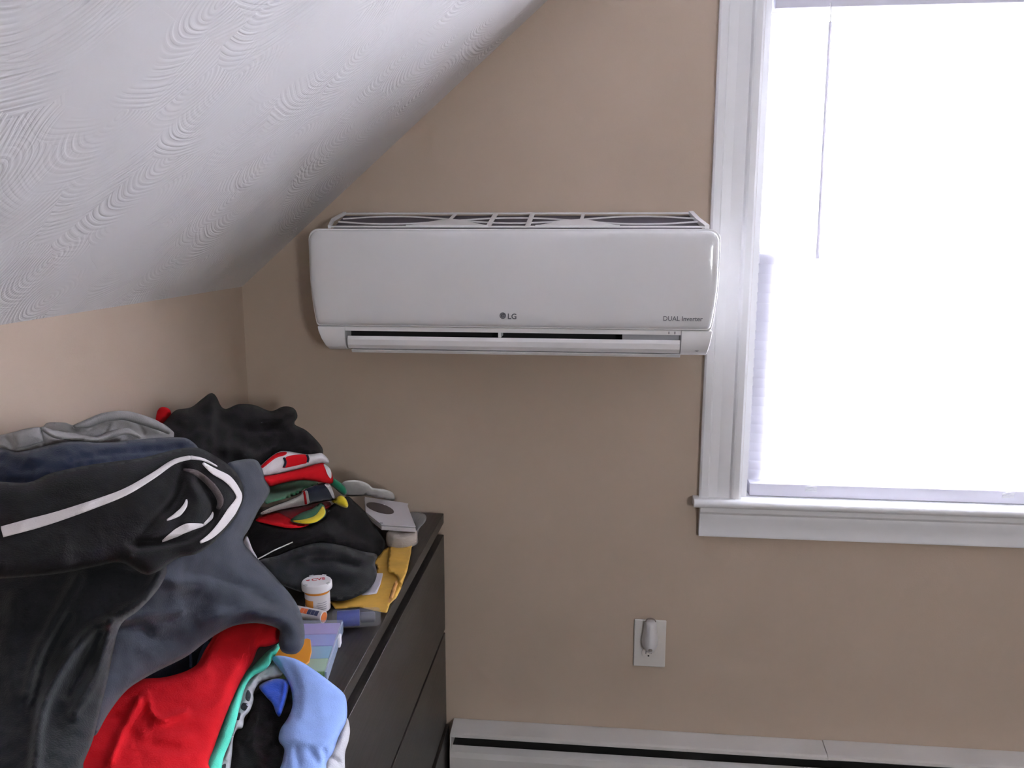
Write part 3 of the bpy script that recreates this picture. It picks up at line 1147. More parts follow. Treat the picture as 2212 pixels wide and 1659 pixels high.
S = Surf([(330, 940), (358, 908), (380, 886), (412, 880), (436, 862), (455, 849), (467, 856), (478, 878), (490, 883), (515, 873), (550, 875),
          (585, 888), (612, 878), (635, 882), (643, 900), (636, 916), (662, 930), (690, 958), (698, 975), (690, 995), (655, 1010),
          (610, 1025), (560, 1060), (500, 1070), (420, 1055), (350, 1000), (318, 955)],
         [(335, 930, -0.52), (455, 860, -0.36), (560, 890, -0.27), (640, 890, -0.22), (690, 970, -0.22), (500, 1040, -0.44), (620, 1000, -0.32), (400, 1000, -0.54)],
         front=0.045, back=0.05, edge=55, crumple=0.010, cs=22, seed=2,
         folds=[([(470, 895), (520, 925), (600, 925), (640, 912)], -0.012, 10), ([(560, 905), (610, 905), (635, 895)], 0.014, 12),
                ([(455, 865), (462, 900), (430, 940)], 0.012, 14), ([(400, 900), (480, 960), (560, 990)], 0.010, 16),
                ([(560, 1000), (610, 960), (690, 965)], -0.012, 10), ([(565, 985), (600, 970), (625, 975)], -0.02, 14)])
cloth('hoodie', 'black hoodie heaped on the dresser in the far corner', 'hoodie', S, F_HOODBLK, 7)

# folded stack below it, top to bottom
S1 = Surf([(560, 1012), (575, 995), (600, 977), (622, 975), (660, 981), (682, 980), (695, 979), (708, 990), (711, 1000), (700, 1002), (668, 1008), (640, 1016), (600, 1026), (568, 1032)],
          [(570, 1020, -0.390), (710, 1000, -0.255), (640, 980, -0.315)], front=0.016, back=0.009, edge=16, crumple=0.002, seed=3,
          folds=[([(580, 1018), (600, 1012), (610, 995)], 0.004, 5)])
g = cloth('striped_jersey', 'white and red striped jersey, topmost of the folded stack under the black hoodie', 'jersey', S1, F_WHITE, 5)
strip('red_band', g, S1, [(620, 986), (660, 982), (663, 999), (656, 1002), (612, 1011), (617, 1000)], F_RED, 4, sharp=False, label='red sleeve band')
strip('red_shoulder', g, S1, [(563, 1008), (575, 996), (598, 979), (619, 976), (616, 983), (595, 990), (572, 1008), (563, 1013)], F_RED, 4, label='red shoulder')
strip('navy_stripe', g, S1, [(613, 988), (617, 999), (613, 1010)], F_NAVY, 3, lift=0.0022, width=5)
strip('navy_stripe', g, S1, [(663, 982), (666, 991), (664, 999)], F_NAVY, 3, lift=0.0022, width=5)

S2 = Surf([(566, 1030), (600, 1024), (650, 1012), (694, 1000), (704, 1005), (716, 1020), (719, 1043), (700, 1043), (670, 1038), (640, 1038), (610, 1044), (584, 1051), (572, 1042)],
          [(575, 1040, -0.415), (715, 1030, -0.275), (640, 1010, -0.34)], front=0.018, back=0.009, edge=16, crumple=0.0015, seed=4)
g = cloth('red_jersey', 'bright red jersey folded between the striped jersey and the green shirt', 'jersey', S2, F_RED, 5)
strip('white_cuff', g, S2, [(699, 1002), (711, 1010), (716, 1022), (715, 1034), (708, 1026), (703, 1013)], F_WHITE, 4, label='white side panel')

S3 = Surf([(572, 1056), (586, 1048), (620, 1042), (650, 1037), (684, 1041), (686, 1050), (672, 1054), (656, 1056), (648, 1066), (620, 1076), (590, 1084), (574, 1088), (568, 1072)],
          [(575, 1070, -0.385), (686, 1046, -0.283), (620, 1060, -0.340)], front=0.016, back=0.008, edge=13, crumple=0.002, seed=5,
          folds=[([(590, 1052), (630, 1050), (680, 1048)], 0.004, 4)])
cloth('green_shirt', 'dark green shirt folded directly under the red jersey', 'shirt', S3, F_GREEN, 5)
S4 = Surf([(716, 1033), (728, 1037), (744, 1050), (749, 1062), (745, 1070), (736, 1066), (722, 1054), (714, 1046)],
          [(730, 1050, -0.25)], front=0.012, back=0.009, edge=10, crumple=0.001, seed=6)
cloth('kelly_green_shirt', 'rounded kelly green shirt fold at the right end of the folded stack', 'shirt', S4, F_GREENL, 4)

S5 = Surf([(561, 1108), (585, 1094), (620, 1082), (650, 1068), (660, 1056), (690, 1045), (705, 1043), (714, 1056), (723, 1075), (719, 1081), (700, 1083), (668, 1090), (630, 1097), (600, 1103), (568, 1112)],
          [(570, 1105, -0.415), (720, 1070, -0.28), (640, 1080, -0.360)], front=0.022, back=0.009, edge=15, crumple=0.0015, seed=7)
g = cloth('navy_varsity_shirt', 'navy shirt with cream sleeve and red stripe, under the green shirt', 'shirt', S5, F_NAVY, 5)
strip('cream_sleeve', g, S5, [(563, 1108), (590, 1094), (620, 1083), (648, 1070), (655, 1062), (664, 1060), (667, 1076), (666, 1089), (630, 1096), (600, 1102), (570, 1111)], F_CREAM, 4, label='cream white sleeve')
strip('red_stripe', g, S5, [(656, 1060), (659, 1074), (661, 1090)], F_RED, 3, lift=0.0024, width=5)
strip('white_placket', g, S5, [(704, 1044), (713, 1056), (722, 1078)], F_WHITE, 3, lift=0.0024, width=[9, 8, 5], label='white placket strip')

S6 = Surf([(716, 1082), (726, 1076), (736, 1070), (746, 1076), (752, 1088), (750, 1097), (738, 1095), (724, 1088)],
          [(735, 1084, -0.335)], front=0.012, back=0.009, edge=9, crumple=0.001, seed=8)
cloth('yellow_shirt', 'bright yellow shirt hem rounding out below the navy shirt', 'shirt', S6, F_YEL, 4)
S7 = Surf([(556, 1116), (580, 1106), (620, 1098), (668, 1089), (704, 1082), (716, 1090), (706, 1100), (672, 1104), (640, 1118), (610, 1130), (575, 1126)],
          [(570, 1115, -0.395), (700, 1090, -0.285), (640, 1105, -0.345)], front=0.012, back=0.008, edge=12, crumple=0.002, seed=9)
cloth('dark_red_shirt', 'dark red shirt squeezed under the navy shirt', 'shirt', S7, F_DRED, 5)
S8 = Surf([(628, 1122), (650, 1108), (676, 1098), (692, 1086), (699, 1090), (704, 1106), (700, 1117), (686, 1127), (668, 1132), (645, 1131), (630, 1127)],
          [(630, 1122, -0.43), (700, 1100, -0.37), (665, 1128, -0.43)], front=0.012, back=0.012, edge=10, crumple=0.0015, seed=10)
g = cloth('green_yellow_shirt', 'green shirt with a shiny yellow border folded low in the stack', 'shirt', S8, F_GREEN, 4)
strip('yellow_border', g, S8, [(632, 1125), (655, 1122), (680, 1114), (693, 1098), (698, 1093), (703, 1106), (698, 1117), (684, 1127), (667, 1131), (648, 1130)], F_YEL, 4, label='yellow border')
S9 = Surf([(552, 1124), (575, 1112), (600, 1108), (622, 1118), (640, 1128), (668, 1131), (658, 1138), (630, 1141), (605, 1138), (578, 1132)],
          [(560, 1122, -0.45), (660, 1135, -0.44), (610, 1135, -0.46)], front=0.012, back=0.012, edge=9, crumple=0.002, seed=11,
          folds=[([(575, 1118), (610, 1124), (650, 1135)], -0.004, 4)])
cloth('lower_red_shirt', 'red shirt twisted at the bottom of the folded stack, on the black sweater', 'shirt', S9, F_RED, 4)

# black sweater and charcoal shirt lying across the dresser
S = Surf([(533, 1165), (540, 1135), (552, 1118), (580, 1130), (640, 1140), (700, 1118), (712, 1095), (748, 1072), (766, 1084), (786, 1103), (804, 1128), (824, 1152),
          (832, 1170), (826, 1192), (808, 1204), (760, 1200), (700, 1195), (640, 1208), (570, 1222), (545, 1200)],
         [(540, 1160, -0.47), (700, 1110, -0.38), (750, 1080, -0.27), (828, 1180, None), (790, 1110, -0.22), (640, 1190, -0.48), (560, 1215, -0.52), (740, 1195, -0.40)],
         front=0.030, back=0.03, edge=38, crumple=0.007, cs=20, seed=12,
         folds=[([(715, 1115), (760, 1150), (820, 1180)], -0.012, 10), ([(700, 1125), (720, 1160), (790, 1175)], 0.008, 12), ([(600, 1150), (680, 1160), (760, 1195)], 0.006, 14)])
cloth('black_sweater', 'black sweater spread below the colourful folded stack', 'sweater', S, F_BLACK, 7)
S = Surf([(556, 1214), (600, 1200), (640, 1184), (690, 1172), (740, 1178), (780, 1190), (815, 1198), (810, 1215), (814, 1240), (806, 1262), (785, 1282), (748, 1297),
          (715, 1296), (690, 1282), (655, 1280), (620, 1268), (580, 1250)],
         [(560, 1215, -0.54), (690, 1180, -0.45), (810, 1205, -0.34), (808, 1258, None), (745, 1298, None), (660, 1300, None), (700, 1240, -0.455), (690, 1275, -0.485), (600, 1260, -0.56)],
         front=0.016, back=0.02, edge=32, crumple=0.006, cs=20, seed=13, up=0.008,
         folds=[([(640, 1205), (700, 1190), (760, 1205), (800, 1208)], 0.010, 12), ([(640, 1215), (720, 1210), (770, 1222)], -0.010, 9), ([(660, 1260), (720, 1240), (790, 1235)], 0.006, 16)])
cloth('charcoal_shirt', 'charcoal black shirt crumpled behind the orange pill bottle', 'shirt', S, fabric('soft_black_cotton', (0.015, 0.015, 0.017)), 7)
S = Surf([(526, 1168), (534, 1158), (545, 1185), (556, 1206), (548, 1212), (530, 1196), (520, 1180)], [(540, 1185, -0.60)], front=0.006, back=0.008, edge=8, crumple=0.001, seed=14)
cloth('white_shirt', 'sliver of white shirt showing between the slate fleece and the black sweater', 'shirt', S, F_PALE, 4)
a_, b_ = at_y(551, 1211, -0.62), at_y(632, 1171, -0.555)
o = obj('hanger_wire', tube(bmesh.new(), [tuple(a_), tuple((a_ + b_) / 2 + np.array([0, 0, 0.0015])), tuple(b_)], 0.0011, 6), mat('wire_white_metal', (0.6, 0.6, 0.58), rough=0.3, metal=0.4))
tag(o, 'thin pale wire poking out across the black sweater', 'wire')

# ------------------------------------------------------------------ white crumpled bag, box, plastic, envelope near the far end
M_PAPER = mat('white_card', (0.66, 0.63, 0.65), rough=0.6)
M_TISSUE = mat('crumpled_tissue', (0.74, 0.73, 0.72), rough=0.9, bump=0.5, scale=90)
S = Surf([(738, 1046), (750, 1038), (775, 1038), (795, 1045), (806, 1054), (830, 1057), (848, 1064), (853, 1076), (848, 1082), (820, 1076), (792, 1070), (778, 1072), (745, 1070)],
         [(745, 1055, -0.16), (850, 1075, -0.055), (800, 1078, -0.075)], front=0.014, back=0.02, edge=16, crumple=0.004, cs=40, seed=15,
         folds=[([(806, 1055), (812, 1075), (830, 1082)], -0.008, 5), ([(750, 1050), (790, 1052), (805, 1062)], 0.003, 6)])
cloth('paper_bag', 'crumpled pale grey paper bag behind the white card box', 'bag', S, M_TISSUE, 5)


def flat_poly(name, px, z, th, m, parent=None, sharp=True, bevel=0.0, zs=None):
    P = [at_z(u, v, z if zs is None else zs[i]) for i, (u, v) in enumerate(px)]
    bm = bmesh.new()
    top = [bm.verts.new(tuple(p)) for p in P]
    bot = [bm.verts.new((p[0], p[1], p[2] - th)) for p in P]
    bm.faces.new(top); bm.faces.new(bot[::-1])
    n = len(P)
    for i in range(n): bm.faces.new((top[i], bot[i], bot[(i + 1) % n], top[(i + 1) % n]))
    return obj(name, bm, m, parent, bevel=bevel)


# roll of tape-like cream pad under the box
bm = bmesh.new()
pc = at_z(866, 1162, 0.800)
Mx = Matrix.Translation((pc[0], pc[1] + 0.008, 0.7825)) @ Matrix.Diagonal((1.0, 1.15, 1, 1))
lathe(bm, [(0.026, 0.0), (0.0315, 0.004), (0.0325, 0.014), (0.0315, 0.0255), (0.027, 0.0285), (0.010, 0.0292), (0.0095, 0.0275)], 36, Mx)
o = obj('gauze_roll', bm, mat('cream_gauze', (0.42, 0.37, 0.33), rough=0.95, bump=0.6, scale=300), smooth=True)
tag(o, 'cream gauze roll in clear film under the white card box', 'roll')
# the white card box with an oval print, resting on the roll
zc = 0.822
card = empty('card_box', tuple(at_z(840, 1110, 0.815)), 'flat white card box with a brown oval print at the far end of the dresser', 'box')
flat_poly('lower_box', [(787, 1075), (880, 1090), (898, 1142), (824, 1137), (790, 1110)], zc, 0.008, M_PAPER, card, bevel=0.0008)
pd = flat_poly('lid', [(788, 1073), (882, 1087), (880, 1092), (898, 1137), (824, 1133), (790, 1106)], zc + 0.0035, 0.0022, M_PAPER, card, bevel=0.0005)
M_OVAL = mat('oval_print_brown', (0.10, 0.075, 0.07), rough=0.55)
ov = []
for a in np.linspace(0, 2 * PI, 30, endpoint=False):
    x, y = 31 * math.cos(a), 9.5 * math.sin(a)
    r = math.radians(16)
    ov.append((821 + x * math.cos(r) - y * math.sin(r), 1097.5 + x * math.sin(r) + y * math.cos(r)))
flat_poly('oval_print', ov, zc + 0.0042, 0.0006, M_OVAL, card)
for i in range(3):
    flat_poly('print_mark', [(818 + i * 3, 1128.6), (820 + i * 3, 1128.8), (820.4 + i * 3, 1130.2), (818.4 + i * 3, 1130)], zc + 0.0042, 0.0005, M_INK, card)

M_FILM = mat('clear_plastic_film', (0.80, 0.80, 0.84), rough=0.25, bump=0.6, scale=45, alpha=0.45, spec=0.7)
S = Surf([(878, 1112), (890, 1106), (912, 1108), (921, 1116), (918, 1128), (906, 1142), (902, 1158), (903, 1172), (892, 1180), (884, 1172), (890, 1150), (896, 1136), (888, 1122)],
         [(900, 1115, -0.085), (903, 1170, None), (890, 1140, -0.115)], front=0.008, back=0.008, edge=9, crumple=0.003, cs=60, seed=16)
cloth('plastic_bag', 'clear crinkled plastic bag beside the white card box', 'bag', S, M_FILM, 4)

# padded envelope
M_ENV = mat('yellow_manila', (0.62, 0.36, 0.06), rough=0.55, bump=0.8, scale=35, var=0.12, var_scale=30)
S = Surf([(712, 1300), (760, 1288), (805, 1262), (815, 1225), (808, 1215), (825, 1190), (842, 1180), (848, 1172), (890, 1174), (888, 1192), (880, 1232), (866, 1272), (856, 1292), (842, 1305), (836, 1324), (822, 1322), (775, 1312), (725, 1316)],
         [(720, 1305, -0.525), (835, 1322, -0.495), (888, 1180, -0.178), (820, 1220, -0.29), (866, 1270, -0.372), (780, 1290, -0.47)],
         front=0.003, back=0.002, edge=8, crumple=0.0012, cs=40, seed=17, sharp=True)
env = cloth('padded_envelope', 'torn yellow padded envelope by the dresser front edge', 'envelope', S, M_ENV, 5)
flap = Surf([(843, 1178), (849, 1173), (858, 1180), (872, 1182), (890, 1175), (888, 1194), (880, 1232), (866, 1270), (863, 1262), (858, 1246), (850, 1238), (838, 1236), (837, 1215), (840, 1195)],
            [(845, 1180, -0.205), (888, 1182, -0.19), (866, 1262, -0.365), (840, 1230, -0.29)], front=0.004, back=0.001, edge=9, crumple=0.001, seed=18, sharp=True, up=0.006)
sheet('torn_flap', flap, M_ENV, resample(flap.out, 4), 5, env)
fl2 = Surf([(857, 1250), (859, 1262), (850, 1290), (842, 1303), (838, 1300), (845, 1276), (850, 1262)],
           [(850, 1275, -0.405)], front=0.004, back=0.001, edge=5, crumple=0.0, seed=19, sharp=True, up=0.005)
sheet('torn_edge', fl2, mat('manila_inside', (0.55, 0.28, 0.08), rough=0.7), resample(fl2.out, 4), 4, env)
strip('address_label', env, S, [(811, 1238), (828, 1238), (822, 1262), (814, 1282), (797, 1285), (780, 1286), (800, 1270)], mat('address_label_paper', (0.52, 0.50, 0.55), rough=0.6), 4, lift=0.0012, sharp=True, label='white address label')

# ------------------------------------------------------------------ pill bottle
M_CAP = mat('bottle_cap_white', (0.78, 0.77, 0.79), rough=0.35)
M_AMBER = mat('amber_plastic', (0.75, 0.30, 0.06), rough=0.2, spec=0.6)
M_LAB = mat('label_white', (0.66, 0.63, 0.64), rough=0.5)
M_REDINK = mat('red_ink', (0.55, 0.03, 0.05), rough=0.5)
pb = at_z(684, 1352, 0.7805)
BXc, BYc = 0.343, -0.5475
pill = empty('pill_bottle', (BXc, BYc, DZ + 0.0005), 'amber pill bottle with white cap standing by the crumpled black shirt', 'pill bottle')
T0 = Matrix.Translation((BXc, BYc, DZ + 0.0005))
obj('bottle_body', lathe(bmesh.new(), [(0.0190, 0), (0.0205, 0.002), (0.0205, 0.058), (0.0190, 0.062), (0.0185, 0.068)], 40, T0), M_AMBER, pill, smooth=False, bevel=0.0004)
# wraparound label with windows of amber left between: two bands
def band(r, z0, z1, a0, a1, th=0.0004):
    bm = bmesh.new()
    n = max(6, int((a1 - a0) / 0.12))
    A, B_ = [], []
    for rr in (r, r + th):
        A.append([bm.verts.new((BXc + rr * math.cos(a), BYc + rr * math.sin(a), z0)) for a in np.linspace(a0, a1, n)])
        B_.append([bm.verts.new((BXc + rr * math.cos(a), BYc + rr * math.sin(a), z1)) for a in np.linspace(a0, a1, n)])
    for k in range(n - 1):
        bm.faces.new((A[1][k], A[1][k + 1], B_[1][k + 1], B_[1][k]))
        bm.faces.new((A[0][k + 1], A[0][k], B_[0][k], B_[0][k + 1]))
        bm.faces.new((B_[1][k], B_[1][k + 1], B_[0][k + 1], B_[0][k]))
        bm.faces.new((A[0][k], A[0][k + 1], A[1][k + 1], A[1][k]))
    return bm
z = DZ + 0.0005
av = math.atan2(CAM[1] - BYc, CAM[0] - BXc)      # faces the room
obj('label', band(0.0206, z + 0.038, z + 0.052, av - 2.4, av + 2.6), M_LAB, pill)
obj('label', band(0.0206, z + 0.003, z + 0.038, av - 0.35, av + 2.6), M_LAB, pill)
obj('label', band(0.0206, z + 0.003, z + 0.018, av - 2.4, av - 0.35), M_LAB, pill)
bm = bmesh.new()
for q in range(4):
    b2 = band(0.0211, z + 0.012 + q * 0.0060, z + 0.0135 + q * 0.0060, av - 0.1 + 0.08 * (q % 2), av + 0.75)
    me_ = bpy.data.meshes.new('tmp'); b2.to_mesh(me_); b2.free(); bm.from_mesh(me_); bpy.data.meshes.remove(me_)
obj('label_print', bm, mat('label_print_grey', (0.30, 0.29, 0.33), rough=0.6), pill)
cp = obj('cap', lathe(bmesh.new(), [(0.0235, 0.060), (0.0252, 0.0615), (0.0255, 0.066), (0.0252, 0.0785), (0.0240, 0.0815), (0.0228, 0.0826), (0.0222, 0.0820), (0.0216, 0.0826), (0.004, 0.0830)], 48, T0), M_CAP, pill, smooth=False, bevel=0.0004)
for a in (av + PI - 0.55, av + PI + 0.35, av + 0.9, av - 0.9):
    bm = bmesh.new()
    box(bm, -0.003, 0.0015, -0.0035, 0.0035, -0.0016, 0.0006)
    bm.transform(Matrix.Translation((BXc, BYc, z + 0.0826)) @ Matrix.Rotation(a, 4, 'Z') @ Matrix.Translation((0.0243, 0, 0)))
    obj('cap_notch', bm, mat('notch_grey', (0.5, 0.5, 0.52), rough=0.5), cp)
rz = math.radians(24)
LM = Matrix.Translation((BXc - 0.0075, BYc - 0.0035, z + 0.0829)) @ Matrix.Rotation(rz, 4, 'Z')
text('CVS', 0.0128, None, cp, M_REDINK, bold=0.00035, ext=0.00025, mtx=LM @ Matrix.Diagonal((1.0, 1, 1, 1)))
bm = bmesh.new()
hp = [(0.00021 * 16 * math.sin(t) ** 3, 0.00021 * (13 * math.cos(t) - 5 * math.cos(2 * t) - 2 * math.cos(3 * t) - math.cos(4 * t))) for t in np.linspace(0, 2 * PI, 24, endpoint=False)]
prism(hp, 'z', -0.00025, 0.00025, bm)
bm.transform(LM @ Matrix.Translation((-0.0056, 0.0046, 0)))
obj('heart_mark', bm, M_REDINK, cp)
text('K', 0.006, None, cp, M_REDINK, bold=0.0002, mtx=Matrix.Translation((BXc + 0.0255 * math.cos(av + 0.1) - 0.001, BYc + 0.0255 * math.sin(av + 0.1), z + 0.0665)) @ Matrix.Rotation(av + 0.1 + PI / 2, 4, 'Z') @ Matrix.Rotation(PI / 2, 4, 'X'))


pill.scale = (1.03, 1.03, 0.645)


def frame_between(a, b):
    """matrix whose local z runs from a to b, local y as close to up as it can be"""
    a, b = Vector(a), Vector(b)
    zz = (b - a).normalized()
    yy = (Vector((0, 0, 1)) - zz * zz.z).normalized()
    xx = yy.cross(zz)
    return Matrix(((xx.x, yy.x, zz.x, a.x), (xx.y, yy.y, zz.y, a.y), (xx.z, yy.z, zz.z, a.z), (0, 0, 0, 1))), (b - a).length


# orange and white tube lying in front of the bottle, its end disc facing out
e1 = np.array([0.371, -0.599, 0.7915])
e0 = np.array([0.307, -0.581, 0.7915])
d_ = (e1 - e0) / np.linalg.norm(e1 - e0)
e0 = e1 - d_ * 0.085
FM, ln = frame_between(e0, e1)
tubo = empty('ointment_tube', tuple(e1), 'white round tube with an orange end lying in front of the pill bottle', 'tube')
obj('tube_body', lathe(bmesh.new(), [(0.0100, 0), (0.0108, 0.001), (0.0108, ln - 0.0008), (0.0102, ln)], 32, FM), M_LAB, tubo, smooth=False, bevel=0.0003)
obj('end_disc', lathe(bmesh.new(), [(0.0085, ln + 0.0001), (0.0083, ln + 0.0007)], 28, FM), mat('orange_plastic', (0.80, 0.22, 0.05), rough=0.4), tubo)
def arc_patch(FM, r, z0, z1, a0, a1):
    bm = bmesh.new()
    n = 8
    g_ = [[bm.verts.new(FM @ Vector((rr * math.cos(a), rr * math.sin(a), zz))) for a in np.linspace(a0, a1, n)] for rr in (r, r + 0.0004) for zz in (z0, z1)]
    for k in range(n - 1):
        bm.faces.new((g_[2][k], g_[2][k + 1], g_[3][k + 1], g_[3][k]))
        bm.faces.new((g_[0][k + 1], g_[0][k], g_[1][k], g_[1][k + 1]))
    return bm
UPA = PI / 2
M_ORB = mat('orange_label_block', (0.75, 0.16, 0.05), rough=0.5)
M_BLB = mat('navy_label_block', (0.06, 0.07, 0.15), rough=0.5)
# label blocks on the side seen from the room
side_sgn = 1 if (FM.to_3x3() @ Vector((1, 0, 0))).dot(Vector((0, -1, 0))) > 0 else -1
ca = UPA - side_sgn * 0.65
ca = UPA + (-0.65 if side_sgn > 0 else 0.65)
for k, (mm, ch) in enumerate(((M_BLB, 'J'), (M_BLB, 'C'), (M_BLB, 'I'), (M_ORB, 'C'), (M_ORB, 'O'))):
    zc_ = ln - 0.0065 - k * 0.0072
    blk = obj('label_block', arc_patch(FM, 0.01085, zc_ - 0.0066, zc_, ca - 0.42, ca + 0.42), mm, tubo)

# clear plastic case with blue sleeve
c1 = at_z(823, 1331, 0.7965)
c0 = at_z(718, 1338, 0.7965)
FM2, ln2 = frame_between(c0, c1)
case = empty('clear_tube_case', tuple(c1), 'clear round plastic case with a dark blue sleeve lying before the envelope', 'case')
M_CLR = mat('clear_hard_plastic', (0.8, 0.82, 0.9), rough=0.06, alpha=0.10, spec=0.9)
RC = 0.0155
obj('clear_shell', lathe(bmesh.new(), [(RC * 0.8, 0), (RC, 0.002), (RC, ln2 - 0.008), (RC * 0.9, ln2 - 0.003), (RC * 0.6, ln2)], 32, FM2), M_CLR, case, smooth=True)
obj('blue_sleeve', lathe(bmesh.new(), [(RC * 0.82, ln2 * 0.10), (RC * 0.86, ln2 * 0.11), (RC * 0.86, ln2 * 0.55), (RC * 0.82, ln2 * 0.56)], 32, FM2), mat('navy_blue_sleeve', (0.035, 0.06, 0.30), rough=0.4), case, smooth=True)
obj('inner_core', lathe(bmesh.new(), [(RC * 0.5, ln2 * 0.57), (RC * 0.55, ln2 * 0.60), (RC * 0.55, ln2 * 0.85), (RC * 0.4, ln2 * 0.88)], 24, FM2), mat('grey_core', (0.12, 0.12, 0.16), rough=0.5), case, smooth=True)
obj('seam_ring', lathe(bmesh.new(), [(RC * 1.01, ln2 * 0.555), (RC * 1.04, ln2 * 0.56), (RC * 1.04, ln2 * 0.575), (RC * 1.01, ln2 * 0.58)], 32, FM2), M_CLR, case)

# pill organiser: translucent box with rainbow compartments
ZO = 0.803
c = {k: at_z(u, v, ZO) for k, (u, v) in dict(tr=(741, 1338), br=(706, 1444), tl=(655, 1337)).items()}
vR = (c['br'] - c['tr'])
vR[2] = 0
lenR = np.linalg.norm(vR)
vR /= lenR
wd = np.array([vR[1], -vR[0], 0.0])
if wd[0] > 0: wd = -wd
org = empty('pill_organizer', (float(c['tr'][0]), float(c['tr'][1]), DZ), 'clear weekly pill organizer with rainbow coloured compartments on the dresser', 'pill organizer')
WD, LD = 0.085, 0.162
def ob(a0, a1, b0, b1, z0, z1, bm=None):
    bm = bm or bmesh.new()
    vs = []
    for zz in (z0, z1):
        for b_ in (b0, b1):
            for a_ in (a0, a1):
                p = c['tr'] + wd * b_ + vR * a_
                vs.append(bm.verts.new((p[0], p[1], zz)))
    for f in ((0, 1, 3, 2), (4, 6, 7, 5), (0, 4, 5, 1), (2, 3, 7, 6), (0, 2, 6, 4), (1, 5, 7, 3)): bm.faces.new([vs[i] for i in f])
    return bm
cols = [(0.34, 0.24, 0.62), (0.17, 0.24, 0.72), (0.10, 0.42, 0.62), (0.38, 0.62, 0.28), (0.40, 0.55, 0.25), (0.80, 0.62, 0.10), (0.80, 0.25, 0.08)]
names_ = ['violet', 'blue', 'teal', 'green', 'lime', 'yellow', 'orange']
cw = (LD - 0.006) / 4
for i in range(4):
    mm = mat('organizer_' + names_[i], cols[i], rough=0.35)
    q = obj('compartment', ob(0.003 + i * cw + 0.0003, 0.003 + (i + 1) * cw - 0.0003, 0.004, WD - 0.004, DZ + 0.002, ZO - 0.004), mm, org, bevel=0.0012)
    q['label'] = names_[i] + ' compartment'
obj('clear_lid', ob(0, LD, 0, WD, ZO - 0.0035, ZO), mat('milky_lid', (0.72, 0.76, 0.90), rough=0.15, alpha=0.22, spec=0.7), org, bevel=0.0012)
obj('clear_tray', ob(0, LD, 0, WD, DZ + 0.0006, DZ + 0.0018), M_CLR, org)
obj('side_wall', ob(0, LD, 0, 0.0025, DZ + 0.0018, ZO - 0.0036), mat('milky_side', (0.55, 0.66, 0.85), rough=0.2, alpha=0.6, spec=0.7), org)
obj('latch', ob(0.045, 0.060, -0.004, 0.0, DZ + 0.004, ZO - 0.002), M_CAP, org, bevel=0.001)
o = flat_poly('orange_packet', [(590, 1416), (600, 1400), (640, 1385), (664, 1378), (671, 1381), (673, 1405), (668, 1428), (658, 1435), (645, 1434), (618, 1428)], ZO + 0.004, 0.0035, mat('orange_packet_film', (0.75, 0.30, 0.03), rough=0.4), bevel=0.0012)
tag(o, 'orange packet lying on the pill organizer beside the fleece sleeve', 'packet')

# ------------------------------------------------------------------ near heap
S = Surf([(-60, 975), (-20, 945), (10, 938), (40, 931), (70, 926), (92, 922), (104, 913), (140, 913), (160, 918), (190, 905), (225, 896), (270, 895), (300, 902), (322, 911),
          (350, 914), (372, 930), (376, 938), (370, 950), (330, 952), (290, 956), (210, 962), (140, 960), (93, 965), (38, 978), (-20, 985)],
         [(-40, 960, -0.91), (100, 935, -0.84), (270, 905, -0.72), (375, 935, -0.64), (200, 955, -0.81), (330, 950, -0.70)],
         front=0.020, back=0.012, edge=18, crumple=0.003, cs=30, seed=21,
         folds=[([(150, 918), (158, 930), (185, 930), (215, 915), (255, 899), (290, 908), (310, 935)], -0.012, 5), ([(85, 928), (110, 945), (160, 946), (205, 955)], 0.008, 8, 'l'),
                ([(8, 942), (22, 955), (30, 975)], -0.010, 5), ([(205, 955), (250, 945), (275, 935), (300, 948)], 0.008, 7), ([(235, 935), (245, 915)], 0.006, 6),
                ([(85, 925), (95, 960)], -0.008, 6), ([(320, 948), (360, 940), (375, 932)], -0.004, 4)])
g = cloth('grey_shirt', 'light grey shirt folded on top of the near heap by the wall', 'shirt', S, F_GREY, 3.2)

def roll(px, width, anchors, front, up, parent, name='fold_roll', crumple=0.0015, seed=50, m=None):
    Q = smooth_outline(px, False, 5)
    w = np.interp(np.linspace(0, 1, len(Q)), np.linspace(0, 1, len(width)), width)
    t = np.gradient(Q, axis=0)
    t /= np.hypot(t[:, 0], t[:, 1])[:, None] + 1e-9
    nn = np.stack([-t[:, 1], t[:, 0]], 1)
    ring = np.vstack([Q + nn * w[:, None] / 2, (Q - nn * w[:, None] / 2)[::-1]])
    S_ = Surf([tuple(p) for p in ring], anchors, front=front, back=0.006, edge=max(width) * 0.5, crumple=crumple, cs=30, seed=seed, sharp=True)
    return sheet(name, S_, m or F_GREY, resample(S_.out, 3), 3.5, parent)


roll([(158, 922), (185, 916), (220, 903), (265, 897), (300, 905), (335, 917), (368, 934)], [6, 17, 20, 20, 22, 20, 10], [(160, 920, -0.845), (265, 900, -0.765), (368, 934, -0.685)], 0.012, 0, g, seed=51)
roll([(92, 926), (120, 938), (160, 944), (205, 950), (240, 938), (275, 932), (305, 946)], [8, 18, 17, 14, 15, 15, 6], [(92, 926, -0.905), (205, 950, -0.845), (305, 945, -0.775)], 0.011, 0, g, seed=52)
roll([(30, 953), (50, 947), (75, 941), (92, 938)], [34, 38, 36, 30], [(30, 955, -0.945), (92, 940, -0.915), (60, 930, -0.93)], 0.014, 0, g, name='rolled_sleeve', seed=53)

